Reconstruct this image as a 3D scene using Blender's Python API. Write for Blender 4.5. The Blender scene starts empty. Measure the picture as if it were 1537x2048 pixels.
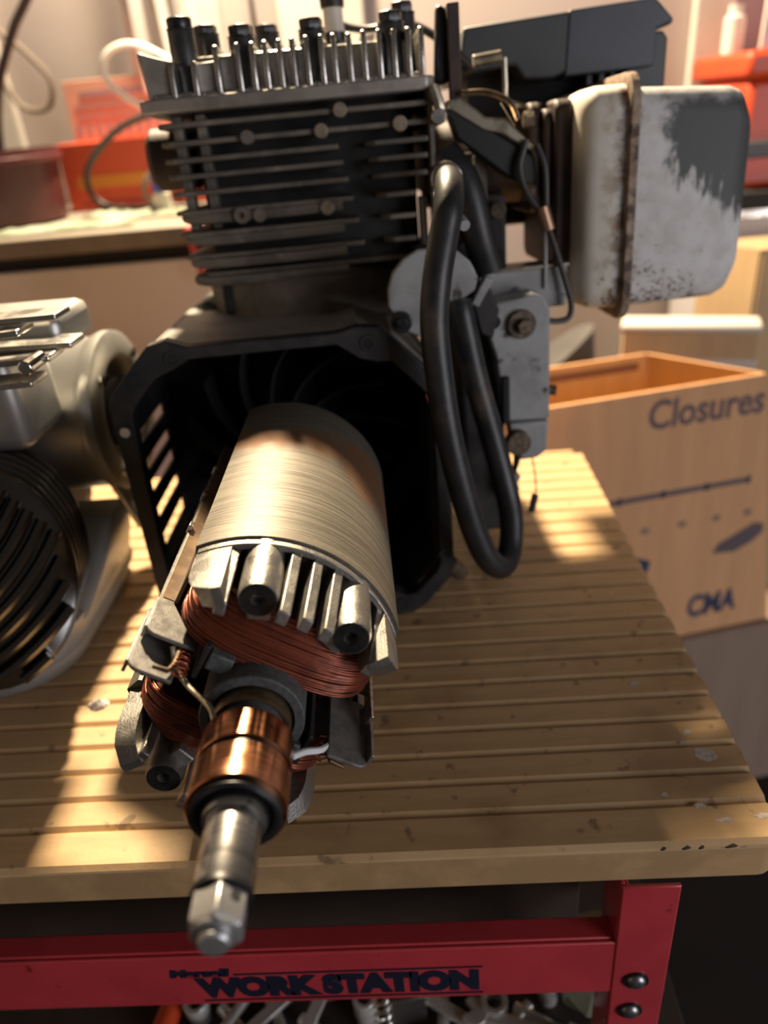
import bpy, math, random
from mathutils import Vector, Matrix, Quaternion
random.seed(7)
sin, cos, pi, rad = math.sin, math.cos, math.pi, math.radians
scene = bpy.context.scene
col = scene.collection

# ------------------------------------------------------------------ camera
H = 0.40
def camera_axes(pitch, roll, yaw):
    t, p, a = rad(pitch), rad(roll), rad(yaw)
    F = Vector((0, cos(t), -sin(t))); r0 = Vector((1, 0, 0)); u0 = Vector((0, sin(t), cos(t)))
    R = r0 * cos(p) - u0 * sin(p); U = u0 * cos(p) + r0 * sin(p)
    Z = Matrix.Rotation(a, 3, 'Z')
    return Z @ F, Z @ R, Z @ U
CF, CR, CU = camera_axes(28.67, 5.36, 3.38)
cam = bpy.data.cameras.new('camera'); camo = bpy.data.objects.new('camera', cam); col.objects.link(camo)
cam.sensor_fit = 'VERTICAL'; cam.sensor_height = 34.6; cam.sensor_width = 34.6
cam.lens = 1480 / 2048 * 34.6
mw = Matrix((CR, CU, -CF)).transposed().to_4x4(); mw.translation = (0, 0, H)
camo.matrix_world = mw
cam.clip_start = 0.02
cam.dof.use_dof = True; cam.dof.focus_distance = 0.412; cam.dof.aperture_fstop = 25 / 6.4
scene.camera = camo

# ------------------------------------------------------------------ light
world = bpy.data.worlds.new('world'); scene.world = world; world.use_nodes = True
wb = world.node_tree.nodes['Background']
wb.inputs[0].default_value = (1.0, 0.84, 0.70, 1); wb.inputs[1].default_value = 0.055
def lamp(name, kind, loc, power, color, size=0.1, target=None, **kw):
    l = bpy.data.lights.new(name, kind); o = bpy.data.objects.new(name, l); col.objects.link(o)
    o.location = loc; l.energy = power; l.color = color
    if kind == 'AREA':
        l.shape = 'RECTANGLE'; l.size = size[0]; l.size_y = size[1]
    else:
        l.shadow_soft_size = size
    if target is not None:
        o.rotation_euler = (Vector(target) - Vector(loc)).to_track_quat('-Z', 'Y').to_euler()
    for k, v in kw.items(): setattr(l, k, v)
    return o
lamp('work_lamp', 'AREA', (-0.26, 1.58, 1.42), 122, (1.0, 0.79, 0.53), (.09, .09), (-0.05, 0.40, 0.05))
lamp('front_right_fill', 'AREA', (2.3, -1.5, 0.35), 46, (0.95, 0.93, 0.98), (1.4, 1.8), (0.2, 0.5, -0.1))  # unseen soft fill added from the front right to lift the dark fronts
scene.view_settings.view_transform = 'Standard'
scene.view_settings.look = 'None'
scene.view_settings.exposure = 0.0
scene.view_settings.gamma = 1.0
scene.view_settings.use_curve_mapping = False

# ------------------------------------------------------------------ materials
MATS = {}
def newmat(name):
    m = bpy.data.materials.new(name); m.use_nodes = True
    nt = m.node_tree; b = nt.nodes['Principled BSDF']
    return m, nt, b
def N(nt, t, **kw):
    n = nt.nodes.new(t)
    for k, v in kw.items():
        if k.startswith('_'): setattr(n, k[1:], v)
        else: n.inputs[k.replace('__', ' ')].default_value = v
    return n
def L(nt, a, b): nt.links.new(a, b)
def c4(c): return (c[0], c[1], c[2], 1)
def math_(nt, op, a, b=None, c=None, clamp=False):
    n = nt.nodes.new('ShaderNodeMath'); n.operation = op; n.use_clamp = clamp
    for i, x in enumerate((a, b, c)):
        if x is None: continue
        if isinstance(x, (int, float)): n.inputs[i].default_value = x
        else: L(nt, x, n.inputs[i])
    return n.outputs[0]
def mixc(nt, f, a, b):
    n = nt.nodes.new('ShaderNodeMix'); n.data_type = 'RGBA'
    if isinstance(f, (int, float)): n.inputs[0].default_value = f
    else: L(nt, f, n.inputs[0])
    for i, x in ((6, a), (7, b)):
        if isinstance(x, tuple): n.inputs[i].default_value = c4(x)
        else: L(nt, x, n.inputs[i])
    return n.outputs[2]
def ramp(nt, x, lo, hi):
    n = nt.nodes.new('ShaderNodeMapRange'); n.clamp = True; n.interpolation_type = 'SMOOTHSTEP'
    L(nt, x, n.inputs[0]); n.inputs[1].default_value = lo; n.inputs[2].default_value = hi
    return n.outputs[0]
def coords(nt, stretch=(1, 1, 1), rot=(0, 0, 0)):
    tc = nt.nodes.new('ShaderNodeTexCoord'); mp = nt.nodes.new('ShaderNodeMapping')
    L(nt, tc.outputs['Object'], mp.inputs[0]); mp.inputs['Scale'].default_value = stretch; mp.inputs['Rotation'].default_value = rot
    return mp.outputs[0]
def noise(nt, vec, scale, detail=4, rough=.6):
    n = nt.nodes.new('ShaderNodeTexNoise'); L(nt, vec, n.inputs['Vector'])
    n.inputs['Scale'].default_value = scale; n.inputs['Detail'].default_value = detail; n.inputs['Roughness'].default_value = rough
    return n.outputs[0]
def bump(nt, b, h, strength, dist=.001):
    n = nt.nodes.new('ShaderNodeBump'); n.inputs['Strength'].default_value = strength; n.inputs['Distance'].default_value = dist
    L(nt, h, n.inputs['Height']); L(nt, n.outputs[0], b.inputs['Normal'])
def mat(name, c1, c2=None, scale=30, rough=.5, metal=0., lo=.4, hi=.65, bmp=0., bscale=400, rvar=0., stretch=(1, 1, 1), dirt=None, dscale=60, dlo=.55, dhi=.7, coat=0., **kw):
    if name in MATS: return MATS[name]
    m, nt, b = newmat(name); MATS[name] = m
    v = coords(nt, stretch)
    colr = None
    if c2 is not None:
        f = ramp(nt, noise(nt, v, scale), lo, hi); colr = mixc(nt, f, tuple(c1), tuple(c2))
        if rvar:
            r = math_(nt, 'MULTIPLY_ADD', f, rvar, rough); L(nt, r, b.inputs['Roughness'])
        else: b.inputs['Roughness'].default_value = rough
    else:
        b.inputs['Roughness'].default_value = rough
        b.inputs['Base Color'].default_value = c4(c1)
    if dirt is not None:
        f2 = ramp(nt, noise(nt, coords(nt), dscale, 6), dlo, dhi)
        colr = mixc(nt, f2, colr if colr is not None else tuple(c1), tuple(dirt))
    if colr is not None: L(nt, colr, b.inputs['Base Color'])
    b.inputs['Metallic'].default_value = metal
    if coat: b.inputs['Coat Weight'].default_value = coat
    for k, x in kw.items(): b.inputs[k.replace('_', ' ')].default_value = x
    if bmp: bump(nt, b, noise(nt, v, bscale, 3), bmp)
    return m

def lamination_mat():
    m, nt, b = newmat('laminated_steel')
    v = coords(nt)
    lines = noise(nt, coords(nt, (25, 900, 25)), 1.0, 2, .5)
    speck = noise(nt, coords(nt, (260, 500, 260)), 1.0, 3, .7)
    base = mixc(nt, ramp(nt, lines, .35, .65), (.100, .089, .070), (.205, .187, .150))
    base = mixc(nt, ramp(nt, speck, .56, .64), base, (.16, .13, .10))
    stain = noise(nt, coords(nt, (14, 7, 14)), 1.0, 4, .6)
    sep = nt.nodes.new('ShaderNodeSeparateXYZ'); L(nt, v, sep.inputs[0])
    band = math_(nt, 'SUBTRACT', 1.0, math_(nt, 'ABSOLUTE', math_(nt, 'MULTIPLY', math_(nt, 'ADD', sep.outputs[1], .085), 22.0)))
    st = ramp(nt, math_(nt, 'MULTIPLY_ADD', band, .26, stain), .52, .72)
    base = mixc(nt, st, base, (.17, .085, .042))
    L(nt, base, b.inputs['Base Color'])
    L(nt, math_(nt, 'MULTIPLY_ADD', st, .2, .50), b.inputs['Roughness'])
    b.inputs['Metallic'].default_value = .45
    bump(nt, b, lines, .35, .0006)
    return m
def ring_mat(name, ca, cb, rough, freq=700, axis='y'):
    m, nt, b = newmat(name)
    lines = noise(nt, coords(nt, (8, freq, 8)), 1.0, 3, .6)
    patch = noise(nt, coords(nt, (90, 60, 90)), 1.0, 4, .6)
    base = mixc(nt, ramp(nt, lines, .38, .62), ca, cb)
    base = mixc(nt, ramp(nt, patch, .56, .72), base, tuple(x * .35 for x in ca))
    L(nt, base, b.inputs['Base Color'])
    L(nt, math_(nt, 'MULTIPLY_ADD', patch, .16, rough), b.inputs['Roughness'])
    b.inputs['Metallic'].default_value = 1.0
    bump(nt, b, lines, .25, .0004)
    return m
def muffler_mat():
    m, nt, b = newmat('muffler_paint')
    v = coords(nt); sep = nt.nodes.new('ShaderNodeSeparateXYZ'); L(nt, v, sep.inputs[0])
    X, Z = sep.outputs[0], sep.outputs[2]
    n1 = noise(nt, v, 55, 6, .65); n2 = noise(nt, coords(nt, (160, 30, 45)), 1, 4, .6); n3 = noise(nt, v, 240, 3, .7)
    base = mixc(nt, ramp(nt, n1, .35, .7), (.64, .625, .60), (.50, .48, .45))
    # bare dark patch on the right shell
    d1 = math_(nt, 'SUBTRACT', math_(nt, 'ADD', Z, math_(nt, 'MULTIPLY', X, .62)), .412)
    d1 = math_(nt, 'MULTIPLY_ADD', math_(nt, 'SUBTRACT', n2, .5), .075, d1)
    d2 = math_(nt, 'MULTIPLY_ADD', math_(nt, 'SUBTRACT', n1, .5), .05, math_(nt, 'SUBTRACT', X, .324))
    d3 = math_(nt, 'MULTIPLY_ADD', math_(nt, 'SUBTRACT', n1, .5), .02, math_(nt, 'SUBTRACT', .262, Z))
    d = math_(nt, 'MINIMUM', math_(nt, 'MINIMUM', d1, d2), d3)
    base = mixc(nt, ramp(nt, d, -.005, .010), base, (.062, .064, .064))
    # rust by the seam, at the foot of the left shell and in spots
    seam = math_(nt, 'SUBTRACT', .012, math_(nt, 'ABSOLUTE', math_(nt, 'SUBTRACT', X, .291)))
    seam = math_(nt, 'MULTIPLY_ADD', math_(nt, 'SUBTRACT', n1, .5), .10, seam)
    base = mixc(nt, ramp(nt, seam, -.002, .02), base, (.16, .085, .045))
    left = ramp(nt, math_(nt, 'SUBTRACT', .292, X), .0, .01)
    base = mixc(nt, math_(nt, 'MULTIPLY', left, .5), base, (.74, .67, .52))  # whole left shell tinted pale and warm in place of warm lamp light
    low = math_(nt, 'SUBTRACT', math_(nt, 'SUBTRACT', .128, Z), math_(nt, 'MULTIPLY', math_(nt, 'ABSOLUTE', math_(nt, 'SUBTRACT', X, .318)), .55))
    spots = math_(nt, 'MULTIPLY_ADD', math_(nt, 'SUBTRACT', n3, .52), .3, math_(nt, 'MULTIPLY_ADD', math_(nt, 'SUBTRACT', n1, .5), .15, low))
    base = mixc(nt, ramp(nt, spots, .010, .032), base, (.12, .07, .045))
    L(nt, base, b.inputs['Base Color'])
    b.inputs['Roughness'].default_value = .6
    bump(nt, b, n1, .25, .0012)
    return m
def cardboard(name, c):
    m, nt, b = newmat(name)
    n = noise(nt, coords(nt, (30, 30, 3)), 1, 4, .6)
    L(nt, mixc(nt, ramp(nt, n, .3, .7), c, tuple(x * .86 for x in c)), b.inputs['Base Color'])
    b.inputs['Roughness'].default_value = .85
    return m
def plank_mat():
    m, nt, b = newmat('bench_board')
    n1 = noise(nt, coords(nt, (9, 60, 60)), 1, 5, .65); tc = nt.nodes.new('ShaderNodeNewGeometry')
    gp = tc.outputs['Position']
    def gn(s, d=4):
        q = nt.nodes.new('ShaderNodeTexNoise'); L(nt, gp, q.inputs['Vector']); q.inputs['Scale'].default_value = s; q.inputs['Detail'].default_value = d; return q.outputs[0]
    base = mixc(nt, ramp(nt, n1, .3, .7), (.60, .40, .205), (.50, .32, .155))
    base = mixc(nt, math_(nt, 'MULTIPLY', ramp(nt, gn(9), .5, .68), .45), base, (.20, .115, .055))
    base = mixc(nt, math_(nt, 'MULTIPLY', ramp(nt, gn(60, 6), .62, .70), .6), base, (.10, .06, .035))
    base = mixc(nt, math_(nt, 'MULTIPLY', ramp(nt, gn(34, 6), .70, .76), .75), base, (.62, .58, .55))
    L(nt, base, b.inputs['Base Color'])
    b.inputs['Roughness'].default_value = .55
    bump(nt, b, gn(300, 3), .15, .0008)
    return m

LAM = lamination_mat()
COPPER = ring_mat('copper_ring', (.50, .20, .09), (.78, .38, .20), .12)
STEEL = ring_mat('shaft_steel', (.44, .43, .42), (.70, .685, .65), .2, 260)
MUFF = muffler_mat()
PLANK = plank_mat()
CAST = mat('cast_aluminium', (.36, .345, .315), (.25, .24, .22), 90, .32, .85, bmp=.3, bscale=900, rvar=.25)
CASTD = mat('grey_insulation', (.19, .18, .162), (.125, .118, .107), 140, .5, .35, bmp=.35, bscale=1500, rvar=.2)
HEAD = mat('head_aluminium', (.62, .60, .56), (.40, .38, .35), 40, .24, .95, bmp=.12, bscale=300, rvar=.2)
PLATE = mat('head_plate', (.40, .36, .32), (.28, .25, .22), 30, .5, .6, bmp=.15, bscale=500)
BLACK = mat('black_cast', (.016, .016, .018), (.030, .027, .025), 60, .55, .1, bmp=.2, bscale=350)
FINM = mat('dusty_fins', (.17, .142, .112), (.105, .09, .074), 35, .65, .2, bmp=.25, bscale=400, dirt=(.25, .21, .165), dscale=30)
TOPSH = mat('housing_top', (.27, .255, .225), (.20, .19, .17), 30, .6, .15, bmp=.2, bscale=300)
DARKFIN = mat('dark_block', (.020, .021, .020), (.034, .030, .027), 50, .65, .2, bmp=.2, bscale=300)
BOSS = mat('machined_boss', (.30, .24, .17), (.22, .18, .13), 200, .5, .5)
WIRE = mat('enamelled_copper', (.26, .064, .030), (.16, .038, .020), 120, .28, .65, rvar=.15, coat=.3)
WIRED = mat('winding_core', (.10, .028, .018), None, rough=.6, metal=.3)
BRONZE = mat('bronze_neck', (.20, .135, .08), (.10, .075, .05), 120, .35, .8)
HUB = mat('grey_hub', (.11, .115, .115), (.075, .078, .08), 300, .55, .3, bmp=.3, bscale=1800)
PLASTIC = mat('black_plastic', (.012, .012, .013), None, rough=.4)
NUT = mat('zinc_nut', (.52, .52, .52), (.40, .40, .40), 150, .34, .8, bmp=.3, bscale=900, rvar=.15)
VARN = mat('varnish_paper', (.11, .062, .03), (.19, .12, .055), 60, .4, .1, bmp=.1)
TIN = mat('tinned_wire', (.50, .46, .36), (.36, .30, .2), 200, .3, .85)
WHITEW = mat('white_sleeve', (.75, .77, .78), None, rough=.45)
HOSE = mat('rubber_hose', (.012, .013, .015), (.024, .023, .022), 40, .42, 0, bmp=.15, bscale=200, dirt=(.10, .07, .05), dscale=14, dlo=.58, dhi=.75)
BRK = mat('grey_paint', (.33, .335, .33), (.24, .24, .235), 25, .5, .15, bmp=.15, bscale=250, dirt=(.06, .05, .04), dscale=45, dlo=.60, dhi=.68)
RUSTY = mat('rusty_bolt', (.10, .075, .05), (.18, .14, .10), 250, .6, .5, bmp=.3)
BLKBOLT = mat('black_oxide', (.035, .036, .038), (.06, .058, .055), 150, .32, .7, bmp=.1)
AIRBOX = mat('airbox_plastic', (.048, .055, .062), (.040, .046, .053), 12, .42, 0, bmp=.06, bscale=600)
AIRBOX2 = mat('airbox_plastic_blue', (.052, .060, .080), (.045, .052, .07), 12, .42, 0, bmp=.06, bscale=600)
PIPE = mat('burnt_pipe', (.045, .030, .026), (.075, .045, .035), 40, .6, .3, bmp=.2)
SHINY = mat('bright_lever', (.55, .50, .40), (.30, .26, .2), 60, .3, .9)
CRIMP = mat('copper_crimp', (.40, .24, .15), None, rough=.4, metal=.7)
RED = mat('red_paint', (.50, .045, .055), (.43, .037, .047), 14, .32, 0, coat=.4, dirt=(.20, .012, .015), dscale=70, dlo=.66, dhi=.74)
NAVY = mat('navy_print', (.010, .011, .028), None, rough=.5)
BOLT = mat('bolt_steel', (.30, .30, .30), (.2, .2, .2), 300, .35, .9)
LAMI = mat('bench_edge', (.44, .28, .13), (.34, .21, .10), 20, .6, 0, bmp=.15)
WALL = mat('wall_paint', (.46, .40, .38), (.42, .365, .345), 3, .8)
WHITE = mat('white_plastic', (.66, .63, .58), (.58, .55, .50), 9, .4)
FLOOR = mat('floor_brown', (.014, .0095, .0075), (.010, .0068, .0052), 8, .7, bmp=.2, bscale=60)
TAN = mat('cabinet_tan', (.74, .70, .68), (.66, .625, .605), 3, .6)
CAB_TOP = mat('cabinet_top', (.25, .21, .165), (.19, .16, .13), 8, .5)
FANB = mat('fan_black', (.006, .006, .0065), None, rough=.7)
VOID = mat('black_gap', (.01, .01, .011), None, rough=.8)
MAROON = mat('maroon_plastic', (.075, .018, .020), (.055, .013, .015), 8, .35)
ORANGE = mat('orange_red_card', (.60, .085, .035), (.54, .07, .03), 8, .5)
SALMON = mat('salmon_card', (.56, .34, .25), (.52, .31, .23), 20, .6)
PRINT = mat('grey_print', (.28, .21, .24), None, rough=.6)
OCHRE = mat('ochre_print', (.62, .22, .03), None, rough=.6)
CABLE = mat('black_cable', (.03, .025, .022), None, rough=.5)
CABLEG = mat('grey_cable', (.16, .13, .10), None, rough=.5)
CABLEW = mat('white_cable', (.75, .74, .68), None, rough=.35)
CLEAR = mat('clear_film', (.36, .40, .31), (.22, .25, .18), 25, .15, 0)
TOOLO = mat('orange_toolbox', (.62, .070, .018), (.55, .06, .018), 6, .42)
GREYP = mat('grey_plastic', (.06, .063, .07), None, rough=.5)
LILAC = mat('pale_panel', (.52, .50, .52), (.46, .45, .47), 5, .5)
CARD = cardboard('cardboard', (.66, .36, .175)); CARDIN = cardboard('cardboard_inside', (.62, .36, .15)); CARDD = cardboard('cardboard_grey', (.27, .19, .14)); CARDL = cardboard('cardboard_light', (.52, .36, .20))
INK = mat('purple_ink', (.115, .085, .095), None, rough=.8)
INKB = mat('blue_ink', (.028, .045, .095), None, rough=.8)
FOAM = mat('white_foam', (.58, .55, .50), None, rough=.8)
ALG = mat('motor_aluminium', (.46, .46, .44), (.34, .34, .32), 14, .38, .7, bmp=.08, bscale=200)
PAN = mat('pale_grey_pan', (.42, .44, .44), (.34, .355, .36), 9, .35, .15)
GLOSS = mat('gloss_black_fin', (.17, .165, .16), None, rough=.24, metal=1.0)
CHROME = mat('chrome', (.75, .74, .72), (.6, .59, .57), 60, .12, 1.)
BRASSY = mat('brass', (.65, .48, .25), None, rough=.25, metal=1.)

# ------------------------------------------------------------------ mesh helpers
class MB:
    def __init__(s): s.v = []; s.f = []
    def add(s, vs, fs):
        o = len(s.v); s.v += [tuple(x) for x in vs]; s.f += [tuple(i + o for i in f) for f in fs]; return s
    def box(s, x0, x1, y0, y1, z0, z1):
        return s.add([(x0, y0, z0), (x1, y0, z0), (x1, y1, z0), (x0, y1, z0), (x0, y0, z1), (x1, y0, z1), (x1, y1, z1), (x0, y1, z1)],
                     [(3, 2, 1, 0), (4, 5, 6, 7), (0, 1, 5, 4), (1, 2, 6, 5), (2, 3, 7, 6), (3, 0, 4, 7)])
    def obox(s, c, a, b, n):   # centre and three half-axis vectors
        c, a, b, n = map(Vector, (c, a, b, n)); vs = []
        for k in (-1, 1):
            for (i, j) in ((-1, -1), (1, -1), (1, 1), (-1, 1)): vs.append(c + a * i + b * j + n * k)
        fs = [(3, 2, 1, 0), (4, 5, 6, 7), (0, 1, 5, 4), (1, 2, 6, 5), (2, 3, 7, 6), (3, 0, 4, 7)]
        if a.cross(b).dot(n) < 0: fs = [f[::-1] for f in fs]
        return s.add(vs, fs)
    def prism(s, poly, mp, t0, t1):   # poly (a,b) -> mp(a,b,t)
        n = len(poly); vs = [mp(a, b, t0) for a, b in poly] + [mp(a, b, t1) for a, b in poly]
        p = [Vector(x) for x in vs]
        cen = sum(p, Vector()) / len(p)
        fs = [tuple(range(n))[::-1], tuple(range(n, 2 * n))] + [(i, (i + 1) % n, n + (i + 1) % n, n + i) for i in range(n)]
        nm = sum(((p[n + i] - p[n]).cross(p[n + (i + 1) % n] - p[n]) for i in range(n)), Vector())
        if nm.dot(p[n] - p[0]) < 0: fs = [f[::-1] for f in fs]
        return s.add(vs, fs)
    def cyl(s, p0, p1, r0, r1=None, n=20, caps=True):
        return s.tube([p0, p1], [r0, r0 if r1 is None else r1], n, caps)
    def tube(s, pts, r, n=8, caps=True):
        pts = [Vector(p) for p in pts]; m = len(pts)
        if not isinstance(r, (list, tuple)): r = [r] * m
        t = [(pts[min(i + 1, m - 1)] - pts[max(i - 1, 0)]).normalized() for i in range(m)]
        a = t[0].orthogonal().normalized(); vs = []
        for i in range(m):
            if i:
                q = t[i - 1].rotation_difference(t[i]); a = (q @ a); a = (a - t[i] * a.dot(t[i])).normalized()
            b = t[i].cross(a)
            for k in range(n):
                w = 2 * pi * k / n; vs.append(pts[i] + (a * cos(w) + b * sin(w)) * r[i])
        fs = [(i * n + k, i * n + (k + 1) % n, (i + 1) * n + (k + 1) % n, (i + 1) * n + k) for i in range(m - 1) for k in range(n)]
        if caps: fs += [tuple(range(n))[::-1], tuple(range((m - 1) * n, m * n))]
        return s.add(vs, fs)
    def lathe(s, prof, n=48, a0=0., a1=2 * pi, mp=None):   # (radius, along) about the local y axis
        full = abs(a1 - a0 - 2 * pi) < 1e-6; k = n if full else n + 1; m = len(prof); vs = []
        mp = mp or (lambda r, y, a: (r * sin(a), y, r * cos(a)))
        for i in range(k):
            a = a0 + (a1 - a0) * i / n
            for (r, y) in prof: vs.append(mp(r, y, a))
        fs = []
        for i in range(n):
            j = (i + 1) % k
            for q in range(m - 1): fs.append((i * m + q, i * m + q + 1, j * m + q + 1, j * m + q))
        return s.add(vs, fs)
    def build(s, name, material, parent=None, bev=0., seg=2, smooth=True, angle=35, label=None, sub=0):
        me = bpy.data.meshes.new(name); me.from_pydata(s.v, [], s.f); me.validate(); me.update()
        me.materials.append(material)
        o = bpy.data.objects.new(name, me); col.objects.link(o)
        if parent is not None: o.parent = parent
        if smooth:
            me.shade_smooth(); me.set_sharp_from_angle(angle=rad(angle))
        if bev:
            b = o.modifiers.new('bevel', 'BEVEL'); b.width = bev; b.segments = seg; b.limit_method = 'ANGLE'; b.angle_limit = rad(40); b.harden_normals = False
        if sub:
            b = o.modifiers.new('subdivision', 'SUBSURF'); b.levels = sub; b.render_levels = sub
        if label: o['label'] = label
        return o
def fixn(o):
    import bmesh
    bm = bmesh.new(); bm.from_mesh(o.data); bmesh.ops.recalc_face_normals(bm, faces=bm.faces[:]); bm.to_mesh(o.data); bm.free(); return o
def catmull(pts, n=8):
    P = [Vector(p) for p in pts]; P = [P[0] * 2 - P[1]] + P + [P[-1] * 2 - P[-2]]; out = []
    for i in range(1, len(P) - 2):
        for k in range(n):
            t = k / n; a, b, c, d = P[i - 1], P[i], P[i + 1], P[i + 2]
            out.append(.5 * ((2 * b) + (c - a) * t + (2 * a - 5 * b + 4 * c - d) * t * t + (3 * b - a - 3 * c + d) * t ** 3))
    out.append(P[-2]); return out
def rrect(x0, x1, y0, y1, r, n=5):
    out = []
    for (cx, cy, a) in ((x1 - r, y0 + r, -pi / 2), (x1 - r, y1 - r, 0), (x0 + r, y1 - r, pi / 2), (x0 + r, y0 + r, pi)):
        for k in range(n + 1): out.append((cx + r * cos(a + k * pi / 2 / n), cy + r * sin(a + k * pi / 2 / n)))
    return out
XZ = lambda a, b, t: (a, t, b)     # polygon in x-z extruded along y
XY = lambda a, b, t: (a, b, t)
YZ = lambda a, b, t: (t, a, b)
def tag(o, label, cat, group=None, kind=None):
    if label: o['label'] = label
    if cat: o['category'] = cat
    if group: o['group'] = group
    if kind: o['kind'] = kind
    return o
def empty(name, label, cat, loc=(0, 0, 0), group=None):
    o = bpy.data.objects.new(name, None); col.objects.link(o); o.location = loc; o.empty_display_size = .05
    return tag(o, label, cat, group)
def struct(o): o['kind'] = 'structure'; return o
def copy_of(o, parent=None, loc=None, rot=None):
    c = o.copy(); col.objects.link(c)
    if parent is not None: c.parent = parent
    if loc is not None: c.location = loc
    if rot is not None: c.rotation_euler = rot
    return c
def lettering(name, body, size, material, parent, matrix, bold=0., width=None, shear=0., extrude=.00025):
    cu = bpy.data.curves.new('letters', 'FONT'); cu.body = body; cu.size = size; cu.extrude = extrude; cu.offset = bold; cu.shear = shear
    cu.align_x = 'LEFT'; cu.resolution_u = 4
    t = bpy.data.objects.new('letters', cu); col.objects.link(t)
    dg = bpy.context.evaluated_depsgraph_get(); me = bpy.data.meshes.new_from_object(t.evaluated_get(dg))
    bpy.data.objects.remove(t); bpy.data.curves.remove(cu)
    me.materials.clear(); me.materials.append(material)
    if width:
        xs = [v.co.x for v in me.vertices]; k = width / (max(xs) - min(xs)); x0 = min(xs)
        for v in me.vertices: v.co.x = (v.co.x - x0) * k
    me.transform(matrix)
    o = bpy.data.objects.new(name, me); col.objects.link(o); o.parent = parent
    return o
def axes_matrix(origin, right, up):
    r, u = Vector(right).normalized(), Vector(up).normalized(); n = r.cross(u)
    m = Matrix((r, u, n)).transposed().to_4x4(); m.translation = origin; return m
#STRUCTURE

# ------------------------------------------------------------------ the room
struct(MB().box(-2.2, 2.2, -1.6, 1.9, -.84, -.80).build('floor', FLOOR, smooth=False))
struct(MB().box(-2.2, 2.2, 1.78, 1.84, -.80, 1.9).build('wall_back', WALL, smooth=False))
struct(MB().box(-2.2, -2.14, -1.2, 1.78, -.80, 1.9).build('wall_left', WALL, smooth=False))
for i, (x0, x1) in enumerate(((-.42, -.335), (-.225, -.05), (.60, .68), (-.86, -.80))):
    t = MB().box(x0, x1, 1.755, 1.78, .27, 1.9).build('trim_%d' % (i + 1), WHITE, bev=.004); struct(t)

# ------------------------------------------------------------------ the work bench
bench = empty('workbench', 'red steel framed workbench with a grooved tan board top', 'workbench', (-.2, .57, -.80))
B = Vector((-.2, .57, -.80))
def bb(mb, name, material, parent=bench, **kw):      # meshes written in world coordinates, kept relative to the bench
    if parent is bench: mb.v = [tuple(Vector(p) - B) for p in mb.v]
    o = mb.build(name, material, parent, **kw)
    return o
XL, XR, YF, YB = -.95, .2035, .2935, .8645
G0, GS = .3229, .02407
board = bb(MB().prism(rrect(XL, XR - .0005, YF + .0004, YB - .0005, .012), XY, -.033, -.0045), 'board_core', LAMI, bev=.002)
edges = [YF] + [G0 + GS * i for i in range(23)]
edges = [y for y in edges if y < YB - .006] + [YB]
chf = .0032
def plank_mesh(w, xr):
    # flat strip with chamfered long edges
    mb = MB(); pr = [(-w / 2, -.0048), (w / 2, -.0048), (w / 2, -.0026), (w / 2 - chf, 0), (-w / 2 + chf, 0), (-w / 2, -.0026)]
    return mb.prism(pr, YZ, XL, xr)
pm = None
for i in range(len(edges) - 1):
    y0, y1 = edges[i], edges[i + 1]; w = y1 - y0; last = i == len(edges) - 2
    if pm is None or abs(w - pm_w) > 1e-5 or last:
        mb = plank_mesh(w, XR - (.010 if last else 0)); o = mb.build('plank', PLANK, bench, smooth=False); pm, pm_w = o, w
    else:
        o = copy_of(pm, bench)
    o.location = Vector((0, (y0 + y1) / 2, 0)) - B
# paint flecks, edge chips and an old rounded mark on the board
for i, (x, y, s_, e) in enumerate(((.179, .361, .0105, .6), (.1725, .3095, .006, .4), (.1613, .3203, .004, .6), (.1524, .4326, .004, .8), (.1744, .3815, .0035, .8), (.1960, .3115, .006, .4), (.143, .330, .003, .7), (.168, .372, .003, .6))):
    rb_ = random.Random(60 + i); m_ = MB().prism([(s_ * cos(k * pi / 6) * rb_.uniform(.5, 1.15), s_ * e * sin(k * pi / 6) * rb_.uniform(.5, 1.15)) for k in range(12)], XY, 0, .00015)
    o = m_.build('paint_fleck', mat('fleck_paint', (.55, .50, .48), (.40, .33, .27), 300, .6), bench, smooth=False); o.location = Vector((x, y, .0)) - B
for i, (x, w_) in enumerate(((.131, .004), (.1445, .0065), (.1535, .004), (.171, .009))):
    o = MB().prism([(-w_ / 2, -.0042), (-w_ * .2, -.0049), (w_ * .3, -.0040), (w_ / 2, -.0028), (w_ * .15, -.0018), (-w_ * .3, -.0026)], XZ, -.0005, .004).build('edge_chip', mat('chip_dark', (.05, .035, .025), None, rough=.8), bench, bev=.0008); o.location = Vector((x, YF, 0)) - B
# steel frame
def leg(x0, x1, yf, yb, dirx):
    mb = MB()
    a, b = (x0, x1)
    mb.box(a, b, yf, yf + .003, -.80, -.034)                     # front flange
    xi = a if dirx < 0 else b - .003
    mb.box(xi, xi + .003, yf + .003, yb, -.80, -.034)
    return mb
fl = bb(leg(.108, .1445, .290, .325, -1), 'leg', RED, bev=.0012)
bb(leg(-.90, -.8635, .290, .325, 1), 'leg', RED, bev=.0012)
bb(leg(.108, .1445, .83, .845, -1), 'leg', RED, bev=.0012)
bb(leg(-.90, -.8635, .83, .845, 1), 'leg', RED, bev=.0012)
rail = MB().box(-.87, .112, .291, .294, -.1495, -.0925).box(-.87, .112, .294, .3095, -.0945, -.0915)
rail = bb(rail, 'front_rail', RED, bev=.0011)
bb(MB().box(-.87, .112, .835, .838, -.1495, -.0925), 'back_rail', RED, bev=.0011)
bb(MB().box(.125, .128, .325, .83, -.1495, -.0925), 'side_rail', RED, bev=.0011)
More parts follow.
